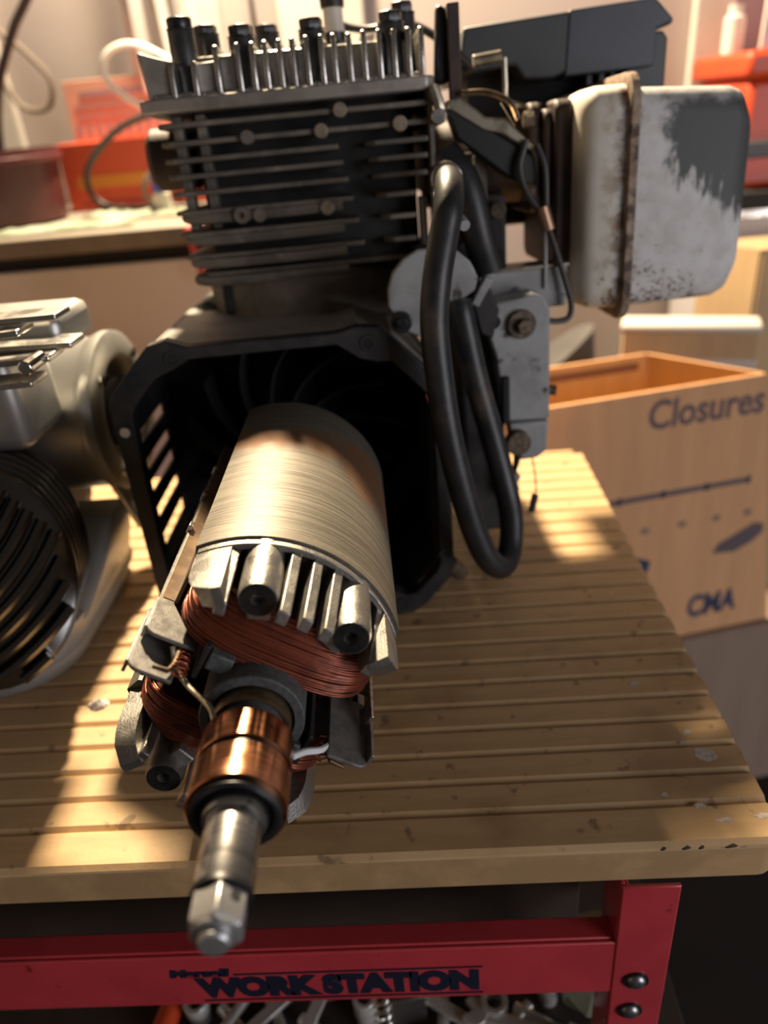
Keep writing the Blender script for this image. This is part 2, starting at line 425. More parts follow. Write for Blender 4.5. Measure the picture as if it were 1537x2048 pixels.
# slanting brace seen at the bottom left
bb(MB().obox((-.345, .2895, -.195), (.055, 0, -.075), (.011, 0, .008), (0, .0012, 0)), 'brace', RED, bev=.0008)
for (x, z) in ((.124, -.1335), (.1225, -.170)):
    h = MB().lathe([(0, -.0045), (.003, -.0043), (.0055, -.003), (.007, -.0005), (.007, .0)], 20, mp=lambda r, y, a: (r * sin(a), y, r * cos(a)))
    w = MB().cyl((0, -.0012, 0), (0, 0.0005, 0), .0085, n=20)
    b_ = h.build('rail_bolt', BOLT, bench); b_.location = Vector((x, .2895, z)) - B
    w_ = w.build('washer', BLKBOLT, b_)
# lettering on the rail
MT = lambda x, z: Matrix.Translation(-B) @ axes_matrix((x, .2908, z), (1, 0, 0), (0, 0, 1))
lettering('lettering', 'WORK STATION', .0285, NAVY, bench, MT(-.179, -.1385), bold=.0023, width=.197)
lettering('lettering', 'Marsall', .011, NAVY, bench, MT(-.195, -.1145), bold=.0009, width=.043, shear=.15)
bb(MB().box(-.150, .0205, .2904, .291, -.1142, -.1128), 'print_line', NAVY, smooth=False)
bb(MB().box(-.176, .0205, .2904, .291, -.1446, -.1432), 'print_line', NAVY, smooth=False)
# lower shelf with parts on it
bb(MB().box(-.86, .20, .31, .83, -.335, -.325), 'shelf', mat('shelf_board', (.045, .033, .026), (.03, .022, .018), 12, .6), bev=.001)
# hanging strap under the top
bb(MB().tube(catmull([(-.300, .335, -.034), (-.304, .332, -.055), (-.292, .330, -.072), (-.262, .330, -.073), (-.225, .332, -.064), (-.19, .335, -.066), (-.165, .338, -.078)], 6), .006, 8), 'strap', PIPE)
bb(MB().box(-.86, .105, .372, .382, -.235, -.034), 'apron', mat('dark_apron', (.05, .032, .022), (.035, .022, .016), 10, .6), bev=.001)

# ------------------------------------------------------------------ loose parts on the lower shelf
ZS = -.325
def junk(name, label, mb, material, loc, rz=0, rx=0, group='loose metal parts on the lower shelf', parts=()):
    o = mb.build(name, material, bev=.0006); o.location = loc; o.rotation_euler = (rx, 0, rz); tag(o, label, name.replace('_', ' ').split()[-1], group)
    for (n, m2, mt) in parts: m2.build(n, mt, o, bev=.0004)
    return o
def socket_mb(r, h):
    return MB().lathe([(r * .55, h * .35), (r * .62, h * .35), (r * .62, 0), (r, 0), (r, h * .45), (r * .86, h * .55), (r * .86, h), (r * .4, h), (r * .4, h * .8)], 20, mp=lambda q, y, a: (q * cos(a), q * sin(a), h - y))
def wrench_mb(l):
    mb = MB().prism(rrect(-l / 2 + .014, l / 2 - .014, -.0055, .0055, .003), XY, 0, .005)
    for s in (-1, 1):
        c = s * (l / 2 - .010)
        mb.prism([(c + .012 * cos(t), .012 * sin(t)) for t in [s0 + (0 if s > 0 else pi) for s0 in [rad(35 + 290 * k / 14) for k in range(15)]]] + [(c + s * .001, 0)], XY, -.001, .006)
    return mb
TOOLM = mat('brightened_tool_metal', (.72, .70, .66), (.58, .56, .52), 60, .3, .45)  # chrome tools coloured pale to stand in for missing reflected light
sk = socket_mb(.011, .028)
spots = [(-.235, .372, 'chrome socket lying beside the orange handled screwdriver'), (-.205, .40, 'second chrome socket from the screwdriver'), (-.078, .36, 'tall chrome socket beside the coiled spring'), (.035, .365, 'chrome socket between the two long flat bars'), (.085, .38, 'chrome socket next to the clear plastic bag')]
for i, (x, y, lb) in enumerate(spots):
    s_ = MB(); h = (.028, .025, .05, .03, .026)[i]; s_ = socket_mb((.011, .009, .0105, .012, .010)[i], h)
    junk('chrome_socket', lb, s_, TOOLM, (x, y, ZS), 0)
for i, (x, y, rz, l, lb) in enumerate([(-.16, .375, .75, .13, 'open ended wrench leaning up to the right'), (-.02, .372, -.55, .15, 'long open ended wrench sloping down to the right'), (.06, .345, -.30, .11, 'short open ended wrench near the right leg'), (-.125, .36, 1.2, .10, 'short open ended wrench beside the tan block')]):
    junk('open_wrench', lb, wrench_mb(l), TOOLM, (x, y, ZS + .012 + .004 * i), rz)
junk('wood_block', 'pale tan block standing behind the wrenches', MB().box(-.022, .022, -.015, .015, 0, .045), CARDL, (-.105, .40, ZS), .1)
junk('wood_block', 'wide tan block at the back of the shelf', MB().box(-.05, .05, -.02, .02, 0, .05), CARDL, (.00, .45, ZS), -.1)
junk('steel_box', 'small pale steel box on the lower shelf', MB().box(-.018, .018, -.014, .014, 0, .036), HEAD, (-.045, .375, ZS), .15, parts=(('lid', MB().box(-.019, .019, -.015, .015, .036, .041), HEAD),))
junk('black_clamp', 'black steel clamp body lying on the lower shelf', MB().box(-.03, .03, -.008, .008, 0, .03).box(-.03, -.018, -.008, .008, .03, .055), BLKBOLT, (-.19, .42, ZS), .3)
hel = [(.006 * cos(k * .7), .006 * sin(k * .7), .0014 * k) for k in range(58)]
junk('coil_spring', 'bright coiled spring standing upright on the shelf', MB().tube(hel, .0016, 6), CHROME, (-.062, .352, ZS + .0016))
junk('screwdriver', 'orange handled screwdriver lying on the lower shelf', MB().cyl((0, 0, .012), (0, .09, .012), .011, .009, n=12), TOOLO, (-.265, .35, ZS), -.15, parts=(('shaft', MB().cyl((0, .09, .012), (0, .19, .012), .003, n=10), CHROME),))
hb = MB().cyl((0, 0, .007), (0, .048, .007), .0055, n=12).build('steel_bolt', TOOLM, bev=.0004)
hexh = MB().cyl((0, -.008, .0092), (0, 0, .0092), .0105, n=6).build('bolt_head', TOOLM, hb, bev=.0006)
hb.location = (-.150, .345, ZS); hb.rotation_euler = (0, 0, .5); tag(hb, 'steel bolt in front of the short wrench and tan block', 'bolt', 'loose bolts on the lower shelf')
rb = random.Random(77)
for (x, y, lb) in ((-.215, .345, 'steel bolt in front of the chrome socket by the screwdriver'), (-.100, .338, 'steel bolt in front of the tall socket and spring'), (-.012, .342, 'steel bolt in front of the long sloping wrench'), (.012, .395, 'steel bolt behind the long sloping wrench, before the wide tan block'), (.052, .340, 'steel bolt under the letter N of the rail print'), (.095, .345, 'steel bolt nearest the right front leg'), (-.250, .385, 'steel bolt beside the screwdriver shaft, leftmost at the back'), (-.140, .405, 'steel bolt left of the standing tan block'), (-.06, .415, 'steel bolt behind the small steel box'), (.075, .42, 'steel bolt right of the wide tan block at the back'), (-.18, .345, 'steel bolt in front of the wrench leaning to the right'), (.03, .34, 'steel bolt between the two wrenches near the front')):
    c_ = copy_of(hb, None, (x, y, ZS + rb.uniform(.0, .004)), (0, 0, rb.uniform(-1.5, 1.5))); c_['label'] = lb; copy_of(hexh, c_)
bag = MB(); rb = random.Random(3); nu, nv = 12, 9
for j in range(nv):
    for i in range(nu):
        a = 2 * pi * i / nu; t = j / (nv - 1); r = .045 * sin(pi * (t * .92 + .04)) ** .6 * rb.uniform(.8, 1.15)
        bag.v.append((r * cos(a) * 1.1, r * sin(a), .085 * t))
for j in range(nv - 1):
    for i in range(nu): bag.f.append((j * nu + i, j * nu + (i + 1) % nu, (j + 1) * nu + (i + 1) % nu, (j + 1) * nu + i))
bag.f += [tuple(range(nu))[::-1], tuple(range((nv - 1) * nu, nv * nu))]
bo = bag.build('plastic_bag', CLEAR, angle=25); bo.location = (.137, .385, ZS); tag(bo, 'crumpled clear plastic bag behind the right front leg', 'bag')
# crumb on the bench top
for (x, y, s, lb) in ((-.268, .440, .0085, 'small crumpled white scrap on the bench by the grey pan'),):
    mb = MB(); rb = random.Random(5); n = 10
    for j in range(5):
        for i in range(n):
            a = 2 * pi * i / n; t = j / 4; r = s * (1 - t * .8) * rb.uniform(.7, 1.2); mb.v.append((r * cos(a), r * .8 * sin(a), s * .8 * t * rb.uniform(.8, 1.1)))
    for j in range(4):
        for i in range(n): mb.f.append((j * n + i, j * n + (i + 1) % n, (j + 1) * n + (i + 1) % n, (j + 1) * n + i))
    mb.f += [tuple(range(n))[::-1], tuple(range(4 * n, 5 * n))]
    o = mb.build('paper_scrap', WHITE, angle=20); o.location = (x, y, 0); tag(o, lb, 'scrap')

# ------------------------------------------------------------------ cabinet behind, left
cab = empty('side_cabinet', 'tan cabinet with a pale worktop behind the engines on the left', 'cabinet', (-.85, 1.45, -.8))
CB = Vector((-.85, 1.45, -.8))
def put(mb, name, material, parent, org, **kw):
    mb.v = [tuple(Vector(p) - org) for p in mb.v]; return mb.build(name, material, parent, **kw)
put(MB().box(-1.5, -.10, 1.21, 1.75, -.80, .215), 'body', TAN, cab, CB, bev=.003)
put(MB().box(-1.5, -.10, 1.225, 1.75, .215, .238), 'shadow_gap', VOID, cab, CB)  # black strip standing in for the shade under the worktop
put(MB().box(-1.52, -.08, 1.19, 1.75, .238, .266), 'worktop', CAB_TOP, cab, CB, bev=.003)
ZC = .266
# red handle strip hanging on the cabinet front
hd = MB().prism(rrect(-.0055, .0055, -.085, .0, .004), XZ, -.005, .005).build('red_grip', mat('red_grip_paint', (.55, .05, .05), None, rough=.4), bev=.002)
hd.location = (-.328, 1.184, .264); hd.rotation_euler = (0, rad(-9), 0); tag(hd, 'red tool grip hanging at the cabinet edge left of the cylinder', 'grip')
# maroon tub
tub = empty('maroon_tub', 'dark maroon round plastic tub standing on the left cabinet', 'tub', (-.735, 1.425, ZC))
TB = lambda r, y, a: (r * cos(a), r * sin(a), y)
MB().lathe([(0, 0), (.115, 0), (.122, .006), (.130, .108), (.134, .112), (.134, .120), (.126, .120), (.122, .108), (.116, .008), (0, .008)], 56, mp=TB).build('shell', MAROON, tub)
fixn(tub.children[0])
MB().lathe([(.1335, .098), (.137, .100), (.137, .108), (.1335, .110)], 56, mp=TB).build('rim_band', MAROON, tub)
# red parts carton with printed upper panel
ct = empty('parts_carton', 'orange red parts carton with a salmon printed back panel on the cabinet', 'carton', (-.53, 1.60, ZC))
MB().box(-.115, .105, -.055, .055, 0, .120).build('tray', ORANGE, ct, bev=.002)
MB().box(-.115, .105, .050, .058, .120, .225).build('printed_panel', SALMON, ct, bev=.001)
for (z0, z1, x0, x1, m_) in ((.196, .206, -.085, .04, PRINT), (.178, .182, -.10, .075, PRINT), (.160, .163, -.10, .07, PRINT)):
    MB().box(x0, x1, .0488, .0502, z0, z1).build('print_line', m_, ct, smooth=False)
for i in range(9):
    x = -.105 + i * .02
    MB().prism(rrect(x, x + .011, .126, .150, .004, 2), XZ, .0488, .0502).build('print_mark', PRINT, ct, smooth=False)
MB().box(-.09, .05, -.0562, -.0548, .040, .062).build('print_band', OCHRE, ct, smooth=False)
MB().box(-.09, .09, -.0562, -.0548, .012, .016).build('print_line', mat('dark_red_print', (.3, .03, .02), None, rough=.6), ct, smooth=False)
cr2 = MB().box(-.03, .03, -.03, .03, 0, .10).build('orange_carton', ORANGE, bev=.002); cr2.location = (-.40, 1.57, ZC); cr2.rotation_euler = (0, 0, .3)
tag(cr2, 'small orange carton half hidden behind the cylinder fins', 'carton')
MB().box(-.02, .02, -.031, -.0299, .06, .09).build('print_mark', mat('blue_print', (.05, .09, .45), None, rough=.5), cr2, smooth=False)
bt = empty('blue_capped_tube', 'small blue capped tube standing left of the cylinder fins', 'tube', (-.408, 1.36, ZC))
fixn(MB().lathe([(0, 0), (.014, 0), (.014, .035), (.010, .04), (0, .04)], 20, mp=TB).build('body', WHITE, bt))
fixn(MB().lathe([(0, .038), (.0125, .038), (.0125, .075), (0, .078)], 20, mp=TB).build('cap', mat('blue_cap', (.04, .08, .42), None, rough=.35), bt))
# clear film packets on the worktop
for i, (x, y, rz, l, w, lb) in enumerate([(-.55, 1.255, .08, .24, .05, 'long clear film packet nearest the worktop edge'), (-.49, 1.45, .18, .18, .06, 'clear film packet in front of the red carton'), (-.44, 1.35, -.10, .18, .05, 'clear film packet nearest the engine cylinder')]):
    mb = MB(); rb = random.Random(20 + i); nx, ny = 14, 5
    for s_ in (0, 1):
        for a in range(nx):
            for b_ in range(ny):
                e = min(a, nx - 1 - a, b_ * 2, (ny - 1 - b_) * 2); h = .004 + .007 * min(e, 3) / 3 * rb.uniform(.4, 1.6)
                mb.v.append((l * (a / (nx - 1) - .5), w * (b_ / (ny - 1) - .5) * rb.uniform(.95, 1.05), h if s_ else 0))
    for a in range(nx - 1):
        for b_ in range(ny - 1):
            q = a * ny + b_; mb.f.append((q, q + ny, q + ny + 1, q + 1)[::-1]); q += nx * ny; mb.f.append((q, q + ny, q + ny + 1, q + 1))
    rim = [b_ for b_ in range(ny)] + [a * ny + ny - 1 for a in range(1, nx)] + [(nx - 1) * ny + b_ for b_ in range(ny - 2, -1, -1)] + [a * ny for a in range(nx - 2, 0, -1)]
    for k in range(len(rim)):
        a, b_ = rim[k], rim[(k + 1) % len(rim)]; mb.f.append((a, b_, b_ + nx * ny, a + nx * ny))
    o = mb.build('film_packet', CLEAR, angle=30); o.location = (x, y, ZC); o.rotation_euler = (0, 0, rz); fixn(o); tag(o, lb, 'packet', 'clear film packets on the worktop')
# cables
def cable(name, label, pts, r, m_, cat='cable', grp=None):
    o = MB().tube(catmull(pts, 10), r, 8).build(name, m_); tag(o, label, cat, grp); return o
cable('black_cable', 'thick black cable hanging slanted at the top left corner', [(-.60, 1.60, .82), (-.625, 1.60, .66), (-.69, 1.60, .575), (-.745, 1.60, .49), (-.775, 1.6, .40), (-.79, 1.6, .275)], .0085, CABLE)
cable('grey_cable', 'grey brown cable looped on the wall at the left', [(-.80, 1.70, .80), (-.78, 1.70, .62), (-.72, 1.70, .55), (-.685, 1.70, .50), (-.70, 1.70, .455), (-.745, 1.70, .452), (-.775, 1.70, .49), (-.80, 1.70, .60), (-.83, 1.70, .8)], .006, CABLEG)
cable('white_cable', 'pale cable loop left of the cylinder head', [(-.36, 1.55, .47), (-.42, 1.55, .515), (-.47, 1.55, .533), (-.512, 1.55, .52), (-.522, 1.55, .485), (-.49, 1.55, .45), (-.45, 1.55, .43), (-.40, 1.55, .435)], .0055, CABLEW)
cable('dark_cable', 'dark cable curving down in front of the red carton', [(-.34, 1.45, .43), (-.40, 1.45, .425), (-.48, 1.45, .405), (-.545, 1.45, .36), (-.565, 1.45, .32), (-.548, 1.45, .285), (-.50, 1.44, .274), (-.42, 1.44, .272)], .006, CABLE)
cable('brown_cable', 'small brown cable loop in front of the orange carton', [(-.37, 1.42, .335), (-.42, 1.42, .335), (-.452, 1.42, .315), (-.448, 1.42, .285), (-.41, 1.42, .2725), (-.35, 1.42, .272)], .0045, CABLEG)
# hanging white plastic strips
for i, (x, z, w, lb) in enumerate([(-.475, .46, .020, 'leftmost narrow white plastic strip hanging on the wall'), (-.435, .50, .018, 'middle white plastic strip hanging on the wall'), (-.40, .44, .022, 'right white plastic strip hanging behind the first head bolt')]):
    mb = MB(); n = 12; rb = random.Random(40 + i)
    for k in range(n + 1):
        t = k / n; zz = 1.1 - (1.1 - z) * t; dx = .012 * sin(t * 5 + i) ; dy = .012 * sin(t * 7 + i)
        for (a, b_) in ((-w, 0), (0, -.012), (w, 0), (0, .004)): mb.v.append((x + dx * .5 + a, 1.655 + .035 * i + dy * .4 + b_, zz))
    for k in range(n):
        for q in range(4): mb.f.append((k * 4 + q, k * 4 + (q + 1) % 4, k * 4 + 4 + (q + 1) % 4, k * 4 + 4 + q))
    mb.f += [(0, 1, 2, 3), tuple(n * 4 + q for q in (3, 2, 1, 0))]
    o = mb.build('plastic_strip', WHITE, angle=60); fixn(o); tag(o, lb, 'strip', 'white plastic strips on the wall')
awl = empty('hanging_probe', 'thin black probe hanging point down behind the second head bolt', 'probe', (-.262, 1.70, .50))
MB().tube([(0, 0, -.03), (0, 0, .03), (0, 0, .10)], [.011, .006, .0045], 10).build('tip', CABLE, awl)
MB().tube([(0, 0, .10), (.004, 0, .25), (0, 0, .5)], .0035, 8).build('lead', CABLE, awl)

# ------------------------------------------------------------------ right background
rc = empty('right_cabinet', 'pale panelled cabinet with a black top at the right edge', 'cabinet', (1.0, 1.58, -.8)); RC = Vector((1.0, 1.58, -.8))
put(MB().box(.605, 1.5, 1.445, 1.75, -.80, .168), 'body', LILAC, rc, RC, bev=.003)
put(MB().box(.595, 1.52, 1.432, 1.75, .168, .184), 'steel_strip', HEAD, rc, RC, bev=.002)
put(MB().box(.595, 1.52, 1.425, 1.75, .184, .2125), 'black_top', VOID, rc, RC, bev=.002)
tb = empty('orange_toolbox', 'orange red plastic toolbox with dark latches on the right cabinet', 'toolbox', (.875, 1.60, .2125))
MB().box(-.27, .45, -.13, .13, 0, .176).build('body', TOOLO, tb, bev=.012)
MB().box(-.28, .46, -.14, .14, .176, .218).build('lid', TOOLO, tb, bev=.010)
MB().box(-.285, .465, -.145, .145, .052, .080).build('dark_band', GREYP, tb, bev=.004)
for x in (-.13, .12):
    l_ = MB().box(x - .04, x + .04, -.158, -.13, .130, .188).build('latch', GREYP, tb, bev=.006)
    MB().box(x - .015, x + .015, -.166, -.157, .148, .164).build('latch_tab', HEAD, l_, bev=.002)
MB().tube(catmull([(.10, .03, .216), (.12, .03, .255), (.32, .03, .255), (.34, .03, .216)], 6), .014, 10).build('handle', TOOLO, tb)
ZT = .4305
jar = empty('white_jar', 'tall white plastic jar standing on the orange toolbox', 'jar', (.735, 1.545, ZT + .0005))
MB().lathe([(0, 0), (.045, 0), (.048, .004), (.048, .012), (.036, .02), (.036, .13), (.03, .15), (0, .15)], 32, mp=TB).build('body', WHITE, jar); fixn(jar.children[0])
MB().lathe([(0, .148), (.032, .148), (.032, .175), (0, .175)], 24, mp=TB).build('cap', WHITE, jar); fixn(jar.children[1])
tg = empty('white_tag', 'white diamond shaped tag leaning on the toolbox lid', 'tag', (.640, 1.50, ZT))
MB().prism([(-.028, .095), (0, .065), (.030, .09), (.034, .115), (0, .15), (-.028, .125)], XZ, -.004, .004).build('face', WHITE, tg, bev=.002)
MB().prism([(-.014, 0), (.010, 0), (.012, .075), (-.012, .075)], XZ, -.004, .004).build('stem', WHITE, tg, bev=.002)
MB().tube([(.02, 0, .085), (.055, .0, .0)], .004, 8).build('prop', WHITE, tg)
wb2 = MB().lathe([(0, 0), (.018, 0), (.018, .055), (.012, .062), (.012, .075), (0, .075)], 20, mp=TB).build('white_bottle', WHITE); wb2.location = (.618, 1.60, ZT); fixn(wb2)
tag(wb2, 'short white bottle on the toolbox just right of the air box', 'bottle')

def carton(name, label, corners, z0, z1, t, outer, inner, group=None, open_top=True, low=None):
    # four walls, each a mesh of its own, round a floor; low = the corners at the bottom where the carton bulges
    low = low or corners
    C0 = sum((Vector((x, y, 0)) for x, y in corners), Vector()) / 4; C0.z = z0
    e = empty(name, label, 'box', C0, group); hz = Vector((0, 0, z1 - z0))
    T = [Vector((x, y, 0)) - Vector((C0.x, C0.y, 0)) + hz for x, y in corners]; K = [Vector((x, y, 0)) - Vector((C0.x, C0.y, 0)) for x, y in low]
    for i in range(4):
        j = (i + 1) % 4; d = (T[j] - T[i]).normalized(); nrm = Vector((-d.y, d.x, 0))   # inward for anticlockwise corners
        def slab(o0, o1, e0):
            q = [K[i] + d * e0, K[j] - d * e0, T[j] - d * e0, T[i] + d * e0]
            return MB().add([p + nrm * o0 for p in q] + [p + nrm * o1 for p in q], [(0, 1, 2, 3), (7, 6, 5, 4), (0, 4, 5, 1), (1, 5, 6, 2), (2, 6, 7, 3), (3, 7, 4, 0)])
        slab(0, t, t * .5).build('side_panel', outer, e, bev=.001)
        slab(t + .0002, t + .0008, t * 1.3).build('lining', inner, e)
    m_ = MB().prism([(p.x * .97, p.y * .97) for p in K], XY, .001, .006); m_.build('base_panel', inner, e)
    if not open_top: MB().prism([(p.x, p.y) for p in T], XY, z1 - z0, z1 - z0 + .004).build('lid', outer, e, bev=.001)
    return e, C0
# the big open carton with printed face
A_, B_, C_ = Vector((.055, .906)), Vector((.496, 1.0045)), Vector((.365, 1.137)); D_ = Vector((.365 - .441, 1.137 - .0985))
cl, CL = carton('open_carton', 'large open brown carton printed Closures behind the bench corner', [A_, B_, C_, D_], -.412, .030, .006, CARD, CARDIN, low=[A_, A_ + (B_ - A_) * 1.175, C_ + (B_ - A_) * .175, D_])
fr = Vector((B_.x - A_.x, B_.y - A_.y, 0)).normalized(); fn = Vector((fr.y, -fr.x, 0)); O3 = Vector((A_.x, A_.y, 0))
def onface(d, z): return O3 + fr * d + fn * .0003 + Vector((0, 0, z)) - CL
FM = lambda d, z: axes_matrix(onface(d, z), fr, (0, 0, 1))
lettering('lettering', 'Closures', .060, INK, cl, FM(.273, -.026), bold=.0012, width=.178)
lettering('lettering', 'CMA', .058, INKB, cl, FM(.374, -.374), bold=.0022, width=.088)
def facebox(name, d0, d1, z0, z1, m_, slope=0.):
    mb = MB(); a, b_ = onface(d0, z0), onface(d1, z0); up = Vector((0, 0, z1 - z0)); n2 = fn * .0004; sl = Vector((0, 0, slope))
    mb.add([a, b_ + sl, b_ + up + sl, a + up, a - n2, b_ - n2 + sl, b_ + up - n2 + sl, a + up - n2], [(0, 1, 2, 3), (7, 6, 5, 4), (0, 4, 5, 1), (1, 5, 6, 2), (2, 6, 7, 3), (3, 7, 4, 0)]); return mb.build(name, m_, cl, smooth=False)
facebox('print_line', .15, .450, -.139, -.130, INK)
for d in (.235, .305, .375, .444): facebox('print_tick', d, d + .006, -.141, -.128, INKB)
for d in (.284, .345, .402, .455): 
    MB().prism([(.007 * cos(k * pi / 6), .006 * sin(k * pi / 6)) for k in range(12)], lambda a, b_, t, d=d: onface(d, -.192) + fr * a + Vector((0, 0, b_)) + fn * t, 0, .0004).build('punch_mark', CARDD, cl, smooth=False)
MB().prism([(-.038, -.014), (.0, -.018), (.03, -.004), (.046, .010), (.044, .026), (.028, .030), (.004, .018), (-.03, .002)], lambda a, b_, t: onface(.442, -.243) + fr * a + Vector((0, 0, b_)) + fn * t, 0, .0004).build('printed_emblem', INK, cl, smooth=False)
MB().prism([(-.012, -.012), (.014, -.014), (.018, .006), (-.004, .016)], lambda a, b_, t: onface(.281, -.255) + fr * a + Vector((0, 0, b_)) + fn * t, 0, .0004).build('print_mark', INKB, cl, smooth=False)
MB().obox(Vector((C_.x, C_.y, .012)) * .5 + Vector((D_.x, D_.y, .012)) * .5 - CL + fn * .0075, fr * .21, Vector((0, 0, .006)), fn * .0004).build('print_line', mat('brown_print', (.20, .09, .05), None, rough=.8), cl)
# carton below it
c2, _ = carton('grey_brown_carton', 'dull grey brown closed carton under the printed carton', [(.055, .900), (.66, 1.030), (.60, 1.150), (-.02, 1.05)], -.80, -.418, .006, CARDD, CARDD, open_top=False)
# white edged foam lid box and cartons further back
fb = empty('foam_carton', 'tan carton with a white foam rim behind the printed carton', 'box', (.46, 1.225, -.8)); fb.rotation_euler = (0, 0, rad(-18))
FBv = Vector((0, 0, -.8))
put(MB().box(-.105, .105, -.022, .03, -.80, .036), 'body', CARDL, fb, FBv, bev=.003)
put(MB().box(-.106, .106, -.0235, .0315, -.05, -.008), 'white_tape', FOAM, fb, FBv, bev=.002)
put(MB().box(-.108, .108, -.0255, .0335, .036, .050), 'foam_rim', FOAM, fb, FBv, bev=.006)
tc2, _ = carton('tall_carton', 'tall brown carton at the right edge behind the muffler', [(.525, 1.395), (.588, 1.29), (.86, 1.31), (.80, 1.41)], -.80, .137, .006, CARDL, CARDIN, open_top=False)
db = MB(); rb = random.Random(9); n, m_ = 14, 6
for j in range(m_):
    for i in range(n):
        a = 2 * pi * i / n; t = j / (m_ - 1); r = (1 - .35 * t ** 3) * rb.uniform(.94, 1.06); db.v.append((.10 * r * cos(a), .085 * r * sin(a), (.80 + .05 * cos(a) * (t > .9)) * t))
for j in range(m_ - 1):
    for i in range(n): db.f.append((j * n + i, j * n + (i + 1) % n, (j + 1) * n + (i + 1) % n, (j + 1) * n + i))
db.f += [tuple(range(n))[::-1], tuple(range((m_ - 1) * n, m_ * n))]
o = db.build('dark_sack', mat('dark_sack_cloth', (.075, .07, .068), (.05, .048, .047), 12, .8), angle=60); o.location = (.240, 1.250, -.8); tag(o, 'dark grey sack standing behind the printed carton', 'sack')

# ------------------------------------------------------------------ the generator engine
EX = Vector((.9979, .0647, 0)).normalized()
EY = Vector((-.0646, .9961, -.0597)).normalized()
EX = (EX - EY * EX.dot(EY)).normalized(); EZ = EX.cross(EY)
eng = empty('generator_engine', 'generator engine with bare copper wound rotor, finned cylinder and rusty white muffler', 'engine')
em = Matrix((EX, EY, EZ)).transposed().to_4x4(); em.translation = (-.1055, .5394, .133); eng.matrix_world = em
def pol(r, a, y): return (r * sin(rad(a)), y, r * cos(rad(a)))

# --- rotor -----------------------------------------------------------------
R0, YLF, YLB = .075, -.2345, -.010
PC, HS = 33.0, 49.5                       # pole centre and half span, degrees from vertical
def pole_outline():
    out = []
    for s in (0, 180):
        c = PC + s
        for k in range(25):
            a = rad(c - HS + 2 * HS * k / 24); out.append((R0 * sin(a), R0 * cos(a)))
        # step under the shoe towards the neck
        for (u, v) in ((.0545, .0385), (.034, .034), (.034, -.034), (.0545, -.0385)):
            cc = rad(c); out.append((u * cos(cc) + v * sin(cc), -u * sin(cc) + v * cos(cc)))
    return out
# the neck points repeat for both poles; build one closed outline
def outline2():
    out = []
    for c in (PC, PC + 180):
        cc = rad(c)
        for k in range(25):
            a = rad(c - HS + 2 * HS * k / 24); out.append((R0 * sin(a), R0 * cos(a)))
        for (u, v) in ((.0540, .0400), (.034, .034), (.034, 0)):
            out.append((u * cos(cc) + v * sin(cc), -u * sin(cc) + v * cos(cc)))
        for (u, v) in ((.034, -.034), (.0540, -.0400)):
            out.append((u * cos(cc) + v * sin(cc), -u * sin(cc) + v * cos(cc)))
    return out
rotor = MB().prism(outline2(), XZ, YLF, YLB).build('rotor', LAM, eng, angle=30, label='laminated steel rotor core')
def PF(s):
    c = rad(PC + s); u = Vector((cos(c), 0, -sin(c))); v = Vector((sin(c), 0, cos(c))); return u, v
FY = Vector((0, 1, 0))
def arc_shell(mb, r0, r1, a0, a1, y0, y1, n=20):
    poly = [(r1 * sin(rad(a0 + (a1 - a0) * k / n)), r1 * cos(rad(a0 + (a1 - a0) * k / n))) for k in range(n + 1)] + [(r0 * sin(rad(a1 + (a0 - a1) * k / n)), r0 * cos(rad(a1 + (a0 - a1) * k / n))) for k in range(n + 1)]
    return mb.prism(poly, XZ, y0, y1)
